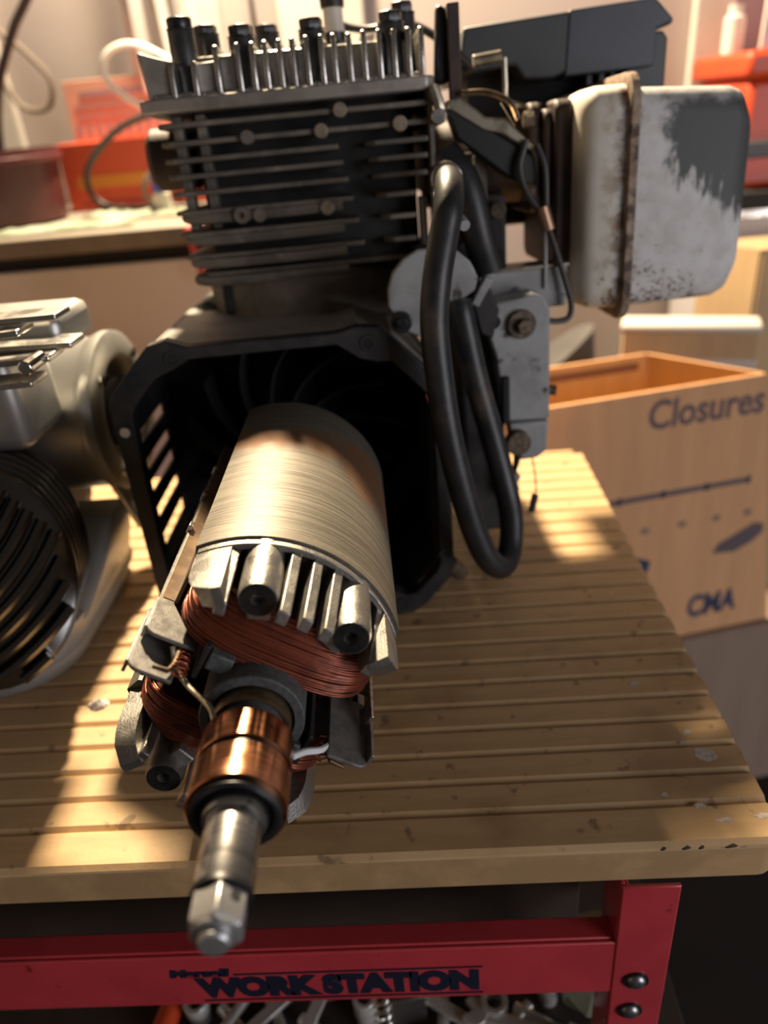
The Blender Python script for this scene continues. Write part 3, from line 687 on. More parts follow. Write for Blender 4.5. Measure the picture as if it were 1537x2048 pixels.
for s in (0, 180):
    u, v = PF(s); c = PC + s
    P = lambda a, b_, y: u * a + v * b_ + FY * y
    # end casting: rim, web, and a fat tip at each end of the arc
    cap = MB(); arc_shell(cap, .0700, .0735, c - HS + .5, c + HS - .5, YLF - .0055, YLF - .0008, 30)
    cap = cap.build('pole_end_casting', CAST, rotor, bev=.0005)
    MB().prism([(.0695 * sin(rad(c - HS + 1 + (2 * HS - 2) * k / 20)), .0695 * cos(rad(c - HS + 1 + (2 * HS - 2) * k / 20))) for k in range(21)], XZ, YLF - .0032, YLF - .0006).build('end_web', BLACK, rotor)  # web coloured black so the cavities between the fins read as shade
    for sd in (-1, 1):
        tipm = MB(); a0, a1 = c + sd * (HS - .3), c + sd * (HS - 14.5); n = 8; rows = 9
        # block with a rounded outer front corner
        ys = [YLF - .0005 - .043 * k / (rows - 1) for k in range(rows)]
        for k, y in enumerate(ys):
            t = k / (rows - 1); inset = 0 if t < .5 else (1 - math.sqrt(max(0, 1 - ((t - .5) / .5) ** 2))) * 10.5
            aa = a0 - sd * inset
            for (R, a) in [(.0728, aa + (a1 - aa) * q / n) for q in range(n + 1)] + [(.062, a1 + (aa - a1) * q / n) for q in range(n + 1)]: tipm.v.append(pol(R, a, y))
        m = 2 * (n + 1)
        for k in range(rows - 1):
            for q in range(m): tipm.f.append((k * m + q, k * m + (q + 1) % m, (k + 1) * m + (q + 1) % m, (k + 1) * m + q))
        tipm.f += [tuple(range(m)), tuple(range((rows - 1) * m, rows * m))[::-1]]
        fixn(tipm.build('casting_tip', CAST, rotor, angle=40))
    # flat fins standing forward from the casting
    for da in (-33.5, -9.5, -.5, 8.5, 34.0):
        a = c + da; w = Vector(pol(1, a, 0)); tn = Vector((cos(rad(a)), 0, -sin(rad(a)))); dirn = (w * .35 + v * .65).normalized()
        tn = dirn.cross(FY).normalized() * -1
        R = .0722; p0 = w * R; y0, y1 = YLF - .001, -.282 if abs(da) < 20 else -.277
        poly = [(0, y0), (-.0085, y1), (-.0155, y1 - .0005), (-.0175, y1 + .004), (-.019, y0)]
        MB().prism(poly, lambda d, y, t: tuple(p0 + dirn * d + tn * t + FY * y), -.0026, .0026).build('cooling_fin', CAST, rotor, bev=.0007)
    # round hollow posts
    for da in (-22.0, 21.5):
        a = c + da; cpos = Vector(pol(.0630, a, 0))
        def pm_(r, y, an, cp=cpos): return (cp.x + r * sin(an), y, cp.z + r * cos(an))
        post = MB().lathe([(.0112, YLF - .001), (.0100, YLF - .008), (.0096, -.2715), (.0088, -.2745), (.0035, -.2745), (.0032, -.262), (0, -.262)], 28, mp=pm_).build('balance_post', CAST, rotor); fixn(post)
        MB().lathe([(.0034, -.2748), (.0084, -.2748), (.0084, -.2742), (.0034, -.2742), (.0034, -.2748)], 28, mp=pm_).build('post_face', BLKBOLT, rotor)
        MB().obox(cpos - Vector(pol(.008, a, 0)) + FY * -.252, Vector(pol(.007, a, 0)), Vector((cos(rad(a)), 0, -sin(rad(a)))) * .0055, FY * .0165).build('post_web', CAST, rotor, bev=.001)
    # end turns of the copper coil
    wm = MB(); rw = random.Random(11 + s); nl = 36
    for lay in range(2):
        for k in range(nl):
            f = (k + .5 * lay) / (nl - 1); b_ = .0235 + .0235 * f + rw.uniform(-.0003, .0003)
            bulge = (.0335 - .0065 * f - .0011 * lay + .004 * sin(pi * min(f, 1)) + rw.uniform(-.0004, .0004)); hw = min(.0505, math.sqrt(.0612 ** 2 - b_ ** 2)) - .0012 * lay + rw.uniform(-.0003, .0003)
            pts = []; skew = rw.uniform(-.05, .05); ph = rw.uniform(0, 6)
            for q in range(25):
                t = pi * q / 24; cx = -cos(t); xx = hw * (1 if cx > 0 else -1) * abs(cx) ** .62
                sg = sin(t) ** .55
                sag = -.0035 * sin(t + skew) * (1 - f) * 1.6 + .0004 * sin(3 * t + ph)
                pts.append(P(xx, b_ + sag, YLF - .0005 - bulge * sg))
            wm.tube(pts, .00060, 5, caps=False)
    coil = wm.build('copper_coil', WIRE, rotor, angle=80); coil['label'] = 'dark copper wire end turns'
    cm_ = MB(); nq = 25; prof = []
    for k in range(7):
        f = k / 6; b_ = .0235 + .0235 * f; bulge = .0315 - .0065 * f + .004 * sin(pi * f); hw = min(.0505, math.sqrt(.0612 ** 2 - b_ ** 2)) - .0022
        for q in range(nq):
            t = pi * q / 24; cx = -cos(t); xx = hw * (1 if cx > 0 else -1) * abs(cx) ** .62; sag = -.0035 * sin(t) * (1 - f) * 1.6
            cm_.v.append(P(xx, b_ + sag, YLF - .0005 - bulge * sin(t) ** .55))
    for k in range(6):
        for q in range(nq - 1): cm_.f.append((k * nq + q, k * nq + q + 1, (k + 1) * nq + q + 1, (k + 1) * nq + q))
    cm_.f += [tuple(range(nq)), tuple(range(6 * nq, 7 * nq))[::-1]]
    fixn(cm_.build('coil_core', WIRED, rotor, angle=60))
    # coil sides lying in the slot
    for sd in (-1, 1):
        MB().obox(P(sd * .0430, .018, (YLF + YLB) / 2), u * .0075, v * .016, FY * ((YLB - YLF) / 2 - .0005)).build('coil_side', WIRE, rotor, bev=.003)
    # slot side closed by varnished paper, folded steel strips and stepped insulation tabs
    PL = (YLF + YLB) / 2; HL = (YLB - YLF) / 2
    MB().obox(P(-.0535, 0, PL), u * .0012, v * .036, FY * (HL + .001)).build('slot_paper', VARN, rotor, bev=.0006)
    for (vt, vb, m_) in ((.013, .0055, CASTD), (-.002, -.009, STEEL)):
        MB().obox(P(-.0612, (vt + vb) / 2, PL - .010), u * .0010, v * (vt - vb) / 2, FY * (HL + .012)).build('folded_strip', m_, rotor, bev=.0004)
        MB().obox(P(-.0575, vt - .0008, PL + .002), u * .0040, v * .0009, FY * HL).build('strip_ledge', VARN if vt > 0 else CASTD, rotor, bev=.0004)
    for k in range(3):
        MB().obox(P(-.0620, .014, -.062 - .047 * k), u * .0013, v * .0030, FY * .0030).build('clip_tooth', STEEL, rotor, bev=.0004)
    def tab(u0, u1, vv, y0, y1, r):
        W = u1 - u0; pol_ = [(W, y0), (W, y1)]
        for q in range(7): t = pi / 2 * q / 6; pol_.append((r - r * sin(t), y1 + r - r * cos(t)))
        pol_ += [(0, y0)]
        return MB().prism(pol_, lambda a, y, t: tuple(P(u0 + a, vv + t, y)), -.0022, 0).build('insulation_tab', CASTD, rotor, bev=.0006)
    tab(-.0625, -.0365, .0135, YLF + .001, -.2640, .006)
    tab(-.0640, -.0420, .0050, YLF + .001, -.2815, .006)
    MB().obox(P(-.0625, .0100, -.2475), u * .0009, v * .0034, FY * .0130).build('tab_fold', CAST, rotor, bev=.0004)
    MB().obox(P(-.0640, .0010, -.2560), u * .0009, v * .0036, FY * .0215).build('tab_fold', CAST, rotor, bev=.0004)
    MB().obox(P(-.0330, .0140, -.2535), u * .0012, v * .0100, FY * .0190).build('insulation_tab', DARKFIN, rotor, bev=.0005)
    MB().obox(P(-.0250, .0165, -.2540), u * .0060, v * .0050, FY * .0190).build('spacer_block', HUB, rotor, bev=.001)
    # terminal with wrapped copper wire, and its lead to the slip rings
    tp = P(-.0440, .0082, 0)
    MB().tube([tp + FY * -.264 + v * .002, tp + FY * -.274, tp + FY * -.279 - u * .002, tp + FY * -.280 - u * .009], [.0016, .0016, .0014, .0009], 8).build('terminal_hook', BRONZE, rotor)
    hx = [tp + FY * (-.266 - .0013 * k / 4) + (u * cos(k * .9) + v * sin(k * .9)) * (.0036 + .0005 * sin(k * 1.3)) + u * .003 for k in range(38)]
    MB().tube(hx, .00048, 5).build('terminal_winding', WIRE, rotor)
    if s == 0:
        MB().tube(catmull([(-.0335, -.266, .036), (-.0318, -.272, .0270), (-.0265, -.279, .0225), (-.0195, -.2865, .0205), (-.0140, -.2935, .0195), (-.0120, -.2985, .0172)], 8), .0014, 8).build('ring_lead', TIN, rotor)
    else:
        MB().tube(catmull([(.0360, -.268, -.0300), (.0300, -.279, -.0240), (.0240, -.288, -.0160), (.0190, -.2985, -.0085)], 8), .0017, 8).build('ring_lead', WHITEW, rotor)

# --- shaft, hub, slip rings, nut -------------------------------------------
hub = MB().lathe([(.0, -.23), (.0252, -.23), (.0252, -.2800), (.0246, -.2808), (.0205, -.2808), (.0200, -.276), (.0172, -.276), (.0165, -.285), (.0158, -.288), (.0158, -.300), (0, -.300)], 56).build('rotor_hub', HUB, eng, angle=30); fixn(hub)
nk = MB().lathe([(.0190, -.2766), (.0190, -.2860), (.0182, -.2875), (.0170, -.2875), (.0170, -.2766)], 56).build('bronze_collar', BRONZE, hub, angle=30); fixn(nk)
for (y0, y1) in ((-.2968, -.3136), (-.3168, -.3365)):
    ring = MB().lathe([(.0165, y0), (.0207, y0), (.0211, y0 - .0005), (.0211, y1 + .0006), (.0207, y1), (.0165, y1)], 72).build('slip_ring', COPPER, eng, angle=30); fixn(ring); ring['label'] = 'polished copper slip ring'
ins = MB().lathe([(.010, -.295), (.0172, -.295), (.0172, -.312), (.0197, -.314), (.0197, -.3164), (.0172, -.318), (.0190, -.334), (.0190, -.3385), (.0178, -.3392), (.0160, -.3385), (.0158, -.334), (.0126, -.333), (.010, -.333)], 64).build('ring_insulator', PLASTIC, eng, angle=30); fixn(ins)
shaft = MB().lathe([(0, -.330), (.0136, -.330), (.0136, -.3405), (.0130, -.3425), (.01145, -.3430), (.01130, -.3440), (.01130, -.3735), (.0108, -.3745), (.0085, -.3748), (0, -.3748)], 64).build('shaft', STEEL, eng, angle=30); fixn(shaft)
fixn(MB().lathe([(0, -.3735), (.0114, -.3735), (.0114, -.3757), (0, -.3757)], 48).build('lock_washer', PLASTIC, shaft, angle=30))
nut = MB(); rr, a0 = .0112, rad(10)
rows = [(.0098, -.3752), (.0112, -.3762), (.0112, -.3872), (.0100, -.3895)]
for (r, y) in ((.0095, -.3756), (.0108, -.3766), (.0108, -.3872), (.0094, -.3892)):
    for k in range(6): nut.v.append((r * sin(a0 + k * pi / 3), y, r * cos(a0 + k * pi / 3)))
for k in range(3):
    for q in range(6): nut.f.append((k * 6 + q, k * 6 + (q + 1) % 6, k * 6 + 6 + (q + 1) % 6, k * 6 + 6 + q))
nut.f += [tuple(range(6))[::-1], tuple(range(18, 24))]
nut = nut.build('shaft_nut', NUT, eng, bev=.0005); fixn(nut)
fa = a0 + pi / 6; ap = .0108 * cos(pi / 6)
nm_ = Vector((sin(fa), 0, cos(fa))); tm_ = Vector((cos(fa), 0, -sin(fa)))
MB().cyl(nm_ * (ap - .002) + tm_ * .0012 + FY * -.3800, nm_ * (ap + .00015) + tm_ * .0012 + FY * -.3800, .0021, n=16).build('pin_hole', VOID, nut)
st = MB().lathe([(.0086, -.3886), (.0082, -.3898), (.0062, -.3902), (.0058, -.3902), (.0058, -.3925), (.0050, -.3936), (0, -.3938)], 40).build('threaded_end', NUT, nut, angle=30); fixn(st)

# --- bell housing ----------------------------------------------------------
OUT = [(-.1305, .080), (-.128, .088), (-.107, .110), (-.092, .1245), (-.078, .1275), (-.062, .1215), (.050, .121), (.066, .1245), (.082, .1225), (.094, .112), (.122, .082), (.1305, .070), (.1315, .050), (.1300, -.090), (.126, -.100), (.104, -.124), (.092, -.1322), (.076, -.1325), (.064, -.124), (-.064, -.124), (-.076, -.1325), (-.092, -.1322), (-.104, -.124), (-.126, -.100), (-.1285, -.088)]
INN = [(-.115, .070), (-.112, .078), (-.099, .092), (-.090, .100), (-.076, .105), (-.062, .112), (.050, .112), (.066, .100), (.080, .096), (.090, .096), (.110, .074), (.1185, .064), (.1195, .048), (.1185, -.084), (.115, -.092), (.096, -.112), (.086, -.114), (.076, -.108), (.064, -.115), (-.064, -.115), (-.076, -.108), (-.086, -.114), (-.096, -.112), (-.115, -.092), (-.1165, -.084)]
def ringprism(o_, i_, y0, y1):
    mb = MB(); n = len(o_)
    for y in (y0, y1):
        for (x, z) in o_: mb.v.append((x, y, z))
        for (x, z) in i_: mb.v.append((x, y, z))
    for k in range(n):
        j = (k + 1) % n
        mb.f += [(k, j, n + j, n + k), (2 * n + k, 3 * n + k, 3 * n + j, 2 * n + j), (k, 2 * n + k, 2 * n + j, j), (n + k, n + j, 3 * n + j, 3 * n + k)]
    return mb
hs = ringprism(OUT, INN, 0, .014).build('bell_housing', BLACK, eng, angle=25, bev=.0012); fixn(hs)
WALLIN = [(x * .965, z * .965) for x, z in OUT]
# shell walls behind the flange, except for the slotted left side
def wall_run(idx, y0, y1, name, m_, inset=.004, sc=.985):
    mb = MB()
    for a, b_ in zip(idx[:-1], idx[1:]):
        p, q = Vector((OUT[a][0], 0, OUT[a][1])) * sc, Vector((OUT[b_][0], 0, OUT[b_][1])) * sc
        nrm = (q - p).cross(FY).normalized()
        if nrm.dot(p) > 0: nrm = -nrm
        mb.obox((p + q) / 2 + nrm * inset / 2 + FY * (y0 + y1) / 2, (q - p) / 2 + (q - p).normalized() * .001, nrm * inset / 2, FY * (y1 - y0) / 2)
    return mb.build(name, m_, hs)
wall_run([0, 1, 2, 3, 5, 6, 7, 9, 10, 11, 12], .014, .172, 'top_shell', TOPSH)
wall_run([12, 13, 14, 15, 16, 18, 19, 21, 22, 23, 24], .014, .165, 'lower_shell', BLACK, sc=.915)
# left side ribs with open slots between them
slots = [(.047, .036), (.021, .010), (.001, -.011), (-.024, -.036), (-.050, -.064)]
zs = [.078] + [z for s_ in slots for z in s_] + [-.094]
MB().box(-.1285, -.1245, .014, .040, -.094, .078).build('slotted_side', BLACK, hs)
MB().box(-.1285, -.1245, .132, .172, -.094, .078).build('slotted_side', BLACK, hs)
for k in range(0, len(zs), 2):
    MB().box(-.1285, -.1245, .038, .134, zs[k + 1], zs[k]).build('side_rib', BLACK, hs, bev=.001)
# back wall with a fan in front of it
bk = MB().prism([(x * .985, max(z * .97, -.1215)) for x, z in OUT], XZ, .165, .172).build('back_wall', FANB, hs)
fan = MB().lathe([(0, .060), (.030, .060), (.034, .100), (.105, .150), (.105, .156), (0, .156)], 48).build('cooling_fan', FANB, eng, angle=30); fixn(fan)
for k in range(14):
    a = rad(360 * k / 14)
    mb = MB(); pts = []
    for q in range(6):
        t = q / 5; r = .040 + .062 * t; aa = a + .55 * t; x, z = r * sin(aa), r * cos(aa); tn = Vector((cos(aa), 0, -sin(aa))) * .0012
        yb = .104 + .046 * t
        for (sx, y) in ((-1, yb), (1, yb), (1, .085), (-1, .085)): mb.v.append((x + tn.x * sx, y, z + tn.z * sx))
    for q in range(5):
        for w in range(4): mb.f.append((q * 4 + w, q * 4 + (w + 1) % 4, q * 4 + 4 + (w + 1) % 4, q * 4 + 4 + w))
    mb.f += [(0, 1, 2, 3), (20, 23, 22, 21)]
    fixn(mb.build('fan_blade', FANB, fan))
# bolt holes / lugs on the flange
for (x, z) in ((-.0745, .1135), (.0735, .1115), (-.1225, .060), (-.106, .0985), (.1245, .058), (.083, -.1225), (-.083, -.1225), (.124, -.075)):
    MB().cyl((x, -.0008, z), (x, .010, z), .0036, n=16).build('flange_hole', VOID, hs)
    fixn(MB().lathe([(.0038, 0), (.0062, 0), (.0062, -.0012), (.0038, -.0012), (.0038, 0)], 20, mp=lambda r, y, a, x=x, z=z: (x + r * sin(a), y, z + r * cos(a))).build('hole_lip', BLACK, hs))
hl = MB().cyl((-.1225, -.0012, .060), (-.1225, -.0006, .060), .0042, n=16).build('lit_hole_disc', mat('lit_hole', (.5, .46, .38), None, rough=.6), hs)  # pale disc painted over the hole as light showing through
for sx in (-1, 1):
    MB().box(sx * .112 - .014, sx * .112 + .014, .06, .12, -.1252, -.108).build('foot', BLACK, hs, bev=.003)
MB().tube([(.127, .02, -.095), (.138, .03, -.112), (.138, .05, -.124)], [.008, .008, .007], 10).build('drain_boss', RUSTY, hs)
for z in (.02, -.005, -.045):
    MB().box(.1195, .1215, .004, .012, z - .018, z + .004).build('chipped_edge', BRK, hs)
# cover plates of the crankcase above the housing
MB().prism([(-.075, .121), (.083, .119), (.078, .150), (-.060, .152)], XZ, .172, .200).build('case_top', FINM, eng, bev=.004)
MB().prism([(-.122, -.100), (.120, -.100), (.125, .08), (.09, .128), (-.085, .128), (-.122, .08)], XZ, .172, .34).build('crankcase', DARKFIN, eng, bev=.006)

# --- cylinder --------------------------------------------------------------
core = MB().box(-.052, .128, .128, .300, .120, .284).build('cylinder', DARKFIN, eng, bev=.004)
fz = [.2732, .2602, .2479, .2361, .2235, .2090, .1920, .1736, .1590]
for k, z in enumerate(fz):
    th = .0020; L0 = -.0764 + .0009 * k * .4; Rr = .1408 - .0012 * k
    yf = .100 + (.004 if k > 6 else 0)
    if k < 2:
        segs = [(L0, Rr)]
    elif k < 8:
        segs = [(L0, .0655 + .0028 * (k - 2)), (.0865 + .002 * (k - 2), Rr if k < 5 else .1245)]
    else:
        segs = [(L0 + .01, .125)]
    for (x0, x1) in segs:
        poly = [(x0 + .003, yf + .006), (x0 + .008, yf), (x1 - .002, yf), (x1, yf + .003), (x1, .300), (x0, .300), (x0, yf + .010)]
        MB().prism(poly, XY, z - th, z + th).build('cooling_fin', FINM, core, bev=.0012)
    if k >= 5:   # heavier rounded lower fins
        MB().tube(catmull([(L0 + .006, .125, z - .004), (L0 + .010, .108, z - .004), (L0 + .03, .1025, z - .005), (.02, .1015, z - .005), (.064, .102, z - .004)], 6), [.0045] * 25, 8).build('fin_root', FINM, core)
for x in (-.062, -.043):
    MB().box(x - .0035, x + .0035, .112, .130, .195, .280).build('fin_web', FINM, core, bev=.001)
MB().box(.1385, .1425, .100, .300, .205, .284).build('fin_end_wall', FINM, core, bev=.001)
MB().box(.128, .1335, .102, .125, .150, .205).build('fin_end_wall', FINM, core, bev=.001)
for (x, z, r) in ((.0691, .2733, .0055), (.0529, .2600, .0055), (.1154, .2600, .0058), (-.0058, .2603, .0052), (-.0049, .2030, .0054), (.0511, .2038, .0056)):
    MB().cyl((x, .0955, z), (x, .112, z), r, n=20).build('boss', BOSS if x > .02 else FINM, core, bev=.0006)
fixn(MB().lathe([(.0024, .110), (.0024, .0945), (.0062, .0945), (.0066, .100), (.0066, .112)], 20, mp=lambda r, y, a: (-.0192 + r * sin(a), y, .2042 + r * cos(a))).build('threaded_boss', FINM, core))
# curved base of the cylinder
fixn(MB().lathe([(.060, .110), (.108, .112), (.108, .150), (.096, .158), (.06, .158)], 40, mp=lambda r, y, a: (.030 + r * sin(a) * .95, .205 + r * cos(a), y)).build('cylinder_base', FINM, core))

GUN = mat('gunmetal_pillar', (.13, .13, .13), (.09, .09, .09), 60, .35, .8)
# --- cylinder head ---------------------------------------------------------
head = MB().prism([(-.0845, .097), (-.070, .092), (.1385, .096), (.1445, .102), (.1445, .305), (-.0845, .305)], XY, .2815, .2915).build('cylinder_head', PLATE, eng, bev=.0018)
fins = [(-.0740, .3240), (-.0553, .3160), (-.0381, .3150), (-.0213, .3247), (-.0046, .3250), (.0067, .3247), (.0165, .3249), (.0275, .3250), (.0374, .3252), (.0484, .3256), (.0597, .3254), (.0692, .3253), (.0809, .3247), (.0923, .3257), (.1041, .3254), (.1154, .3248), (.1264, .3249), (.1362, .3245)]
for k, (x, hgt) in enumerate(fins):
    lean = -.004 if k == 0 else 0
    y0 = .094 if k in (1, 2) else .100
    yend = .165 if k in (1, 2) else .190 if 8 < k < 15 else .290
    poly = [(y0, .2905), (y0 + .0012, hgt - .005), (y0 + .0045, hgt), (yend, hgt + .001), (yend + .004, .2905)]
    MB().prism(poly, lambda a, b_, t, x=x, lean=lean: (x + t + lean * (b_ - .29) / .03, a, b_), -.0021, .0021).build('head_fin', HEAD, head, bev=.0015, seg=3)
    if k in (1, 3):
        xa = fins[k - 1][0]; MB().prism([(xa - (.003 if k == 1 else 0), .2905), (x, .2905), (x, hgt - (0 if k == 1 else .010)), (xa - (.004 if k == 1 else 0), fins[k - 1][1] - .001)], XZ, y0 + .006, y0 + .010).build('fin_web', PLATE, head, bev=.001)
    if k:
        x0 = fins[k - 1][0]; MB().box(x0 + .0022, x - .0022, y0 + .003, y0 + .05, .2905, .2950).build('head_floor', HEAD, head, bev=.0018)
for i, (x, y, zt, hh) in enumerate([(-.0480, .1235, .3385, .0085), (-.0020, .1235, .3300, .0085), (.0530, .1235, .3302, .0085), (.1150, .1235, .3300, .0085), (-.0340, .160, .3385, .0075), (.0135, .190, .3400, .0070), (.1290, .180, .3440, .0090)]):
    fixn(MB().lathe([(.0, .290), (.0112, .290), (.0108, .300), (.0104, zt - .001), (.0098, zt), (0, zt)], 28, mp=lambda r, q, a, x=x, y=y: (x + r * cos(a), y + r * sin(a), q)).build('bolt_pillar', GUN, head))
    bh = MB().cyl((x, y, zt), (x, y, zt + .0014), .0108, n=24).build('head_bolt', BLKBOLT, head, bev=.0004)
    n = 6 if i else 24; mb = MB()
    for (r, z) in ((.0095, zt + .0012), (.0098, zt + hh - .0015), (.0090, zt + hh)):
        for q in range(n): a = q * 2 * pi / n + .35; mb.v.append((x + r * cos(a), y + r * sin(a), z))
    for w in range(2):
        for q in range(n): mb.f.append((w * n + q, w * n + (q + 1) % n, w * n + n + (q + 1) % n, w * n + n + q))
    mb.f += [tuple(range(n))[::-1], tuple(range(2 * n, 3 * n))]
    mb.build('bolt_head', BLKBOLT, head, bev=.0006)
MB().box(-.040, .130, .116, .285, .2905, .3195).build('head_body', HEAD, head, bev=.003)
# spark plug
sp = MB().lathe([(.0, .31), (.0115, .31), (.0115, .3235), (.0145, .3235), (.0145, .330), (.0095, .331), (.0095, .338), (0, .338)], 24, mp=lambda r, q, a: (.071 + r * cos(a), .200 + r * sin(a), q)).build('spark_plug', BLKBOLT, eng); fixn(sp)
fixn(MB().lathe([(0, .337), (.0088, .337), (.0085, .356), (.0070, .357), (0, .357)], 24, mp=lambda r, q, a: (.071 + r * cos(a), .200 + r * sin(a), q)).build('ceramic', WHITE, sp))
fixn(MB().lathe([(0, .356), (.0102, .356), (.0108, .366), (.009, .40), (0, .40)], 24, mp=lambda r, q, a: (.071 + r * cos(a), .200 + r * sin(a), q)).build('plug_boot', CABLE, sp))
MB().tube(catmull([(.071, .200, .36), (.075, .202, .345), (.10, .205, .339), (.135, .20, .340), (.165, .19, .322), (.19, .19, .30)], 6), .0035, 8).build('plug_lead', CABLE, sp)
# round exhaust stub left of the fins
stub = MB().lathe([(0, 0), (.022, 0), (.026, .004), (.026, .040), (.020, .045), (0, .045)], 28, mp=lambda r, q, a: (-.062 - q, .200 + r * cos(a), .252 + r * sin(a))).build('exhaust_stub', PIPE, eng); fixn(stub)

# --- muffler ---------------------------------------------------------------
def shell_loft(mb, secs):
    m = len(secs[0])
    for s_ in secs: mb.v += [tuple(p) for p in s_]
    o = len(mb.v) - m * len(secs)
    for k in range(len(secs) - 1):
        for q in range(m): mb.f.append((o + k * m + q, o + k * m + (q + 1) % m, o + (k + 1) * m + (q + 1) % m, o + (k + 1) * m + q))
    mb.f += [tuple(range(o, o + m))[::-1], tuple(range(o + (len(secs) - 1) * m, o + len(secs) * m))]
    return mb
def yzsec(x, y0, y1, z0, z1, r): return [(x, a, b_) for a, b_ in rrect(y0, y1, z0, z1, r, 6)]
MY0, MY1, MZ0, MZ1 = .088, .250, .100, .2735
secs = [yzsec(.258, MY0 + .024, MY1 - .02, MZ0 + .022, MZ1 - .018, .012), yzsec(.2595, MY0 + .012, MY1 - .01, MZ0 + .010, MZ1 - .008, .016), yzsec(.264, MY0 + .004, MY1 - .004, MZ0 + .004, MZ1 - .003, .018), yzsec(.272, MY0 + .0005, MY1, MZ0 + .001, MZ1, .018), yzsec(.296, MY0, MY1, MZ0, MZ1, .018)]
muf = shell_loft(MB(), secs).build('muffler', MUFF, eng, angle=50); fixn(muf); muf['label'] = 'rusty white box muffler'
secs = [yzsec(.301, MY0, MY1, MZ0, MZ1 - .003, .018), yzsec(.380, MY0, MY1, MZ0 + .002, MZ1 - .008, .020), yzsec(.390, MY0 + .002, MY1 - .002, MZ0 + .005, MZ1 - .011, .024), yzsec(.397, MY0 + .008, MY1 - .008, MZ0 + .012, MZ1 - .018, .028), yzsec(.401, MY0 + .020, MY1 - .02, MZ0 + .026, MZ1 - .032, .03)]
fixn(shell_loft(MB(), secs).build('right_shell', MUFF, muf, angle=50))
SEAM = mat('rusty_seam', (.20, .125, .08), (.34, .26, .19), 90, .6, .2, bmp=.5, bscale=300, dirt=(.08, .045, .03), dscale=70, dlo=.5, dhi=.6)
secs = [yzsec(.2945, MY0 - .004, MY1 + .004, MZ0 - .008, MZ1 + .006, .02), yzsec(.2955, MY0 - .0055, MY1 + .005, MZ0 - .0095, MZ1 + .0075, .02), yzsec(.3015, MY0 - .0055, MY1 + .005, MZ0 - .0095, MZ1 + .0075, .02), yzsec(.3025, MY0 - .004, MY1 + .004, MZ0 - .008, MZ1 + .006, .02)]
fixn(shell_loft(MB(), secs).build('seam_flange', SEAM, muf, angle=40))
# inlet pipe and flanges
pp = MB().cyl((.138, .175, .226), (.236, .175, .226), .034, .036, n=32).build('exhaust_pipe', PIPE, eng)
MB().prism(rrect(.130, .222, .182, .268, .012), lambda a, b_, t: (t, a, b_), .226, .236).build('pipe_flange', PIPE, pp, bev=.002)
MB().prism(rrect(.122, .232, .190, .262, .010), lambda a, b_, t: (t, a, b_), .2365, .2435).build('pipe_flange', PIPE, pp, bev=.002)
MB().prism(rrect(.115, .24, .135, .268, .012), lambda a, b_, t: (t, a, b_), .2435, .259).build('muffler_neck', PIPE, pp, bev=.003)
for (y, z) in ((.128, .255), (.222, .255), (.128, .20)):
    MB().cyl((.220, y, z), (.2285, y, z), .0065, n=6).build('flange_nut', RUSTY, pp, bev=.0006)

# --- air box ---------------------------------------------------------------
ab = MB().prism([(.177, .298), (.183, .333), (.338, .341), (.352, .341), (.368, .325), (.366, .321), (.351, .318), (.262, .288), (.236, .289), (.228, .301)], XZ, .196, .36).build('air_box', AIRBOX, eng, bev=.003)
MB().prism([(.272, .2885), (.275, .3385), (.349, .3420), (.3665, .3255), (.364, .3225), (.352, .3195), (.352, .2905)], XZ, .1945, .30).build('lid_panel', AIRBOX2, ab, bev=.0015)
MB().prism([(.330, .236), (.330, .318), (.3625, .318), (.367, .312), (.3665, .236)], XZ, .205, .35).build('end_housing', AIRBOX, ab, bev=.002)
for x in (.300, .3115, .322):
    MB().box(x - .0025, x + .0025, .215, .235, .236, .300).build('inner_rib', AIRBOX, ab, bev=.0008)
MB().box(.19, .335, .235, .35, .236, .300).build('inner_wall', VOID, ab)

# --- carburettor area ------------------------------------------------------
cb = MB().box(.150, .205, .130, .20, .105, .200).cyl((.165, .145, .20), (.165, .145, .235), .017, n=20).build('carburettor', DARKFIN, eng, bev=.003)
MB().cyl((.158, .118, .172), (.158, .135, .172), .010, n=20).build('jet_cap', FINM, cb, bev=.001)
MB().cyl((.196, .118, .188), (.196, .135, .188), .007, n=20).build('jet_cap', RUSTY, cb, bev=.001)
MB().box(.176, .186, .112, .125, .195, .232).build('carburettor_bracket', FINM, cb, bev=.001)
MB().tube(catmull([(.150, .11, .235), (.166, .10, .210), (.176, .095, .165), (.183, .09, .14)], 6), .0135, 12).build('intake_hose', HOSE, cb)
MB().box(.150, .250, .236, .250, .165, .262).build('intake_cover', DARKFIN, cb, bev=.004)
# bright pin, posts and lever above the carburettor
MB().cyl((.183, .150, .3025), (.2065, .150, .3045), .0045, n=18).build('choke_pin', SHINY, cb, bev=.0006)
MB().tube(catmull([(.209, .150, .303), (.2095, .150, .285), (.211, .150, .272), (.226, .150, .266), (.240, .150, .266)], 6), .0022, 8).build('choke_rod', SHINY, cb)
MB().box(.157, .1665, .105, .115, .262, .338).build('governor_post', PIPE, cb, bev=.001)
MB().prism([(.146, .285), (.158, .285), (.160, .335), (.150, .340)], XZ, .112, .128).build('rubber_mount', PLASTIC, cb, bev=.004)
lev = MB().prism([(.1535, .2735), (.1635, .2740), (.1825, .2585), (.1985, .2560), (.2235, .2320), (.2225, .2290), (.196, .2450), (.181, .2490), (.1605, .2620), (.1535, .2665)], XZ, .092, .120).build('governor_lever', SHINY, eng, bev=.0015)
MB().prism([(.152, .268), (.162, .266), (.205, .238), (.222, .228), (.224, .205), (.205, .21), (.16, .245)], XZ, .094, .118).build('lever_web', PLASTIC, lev, bev=.002)
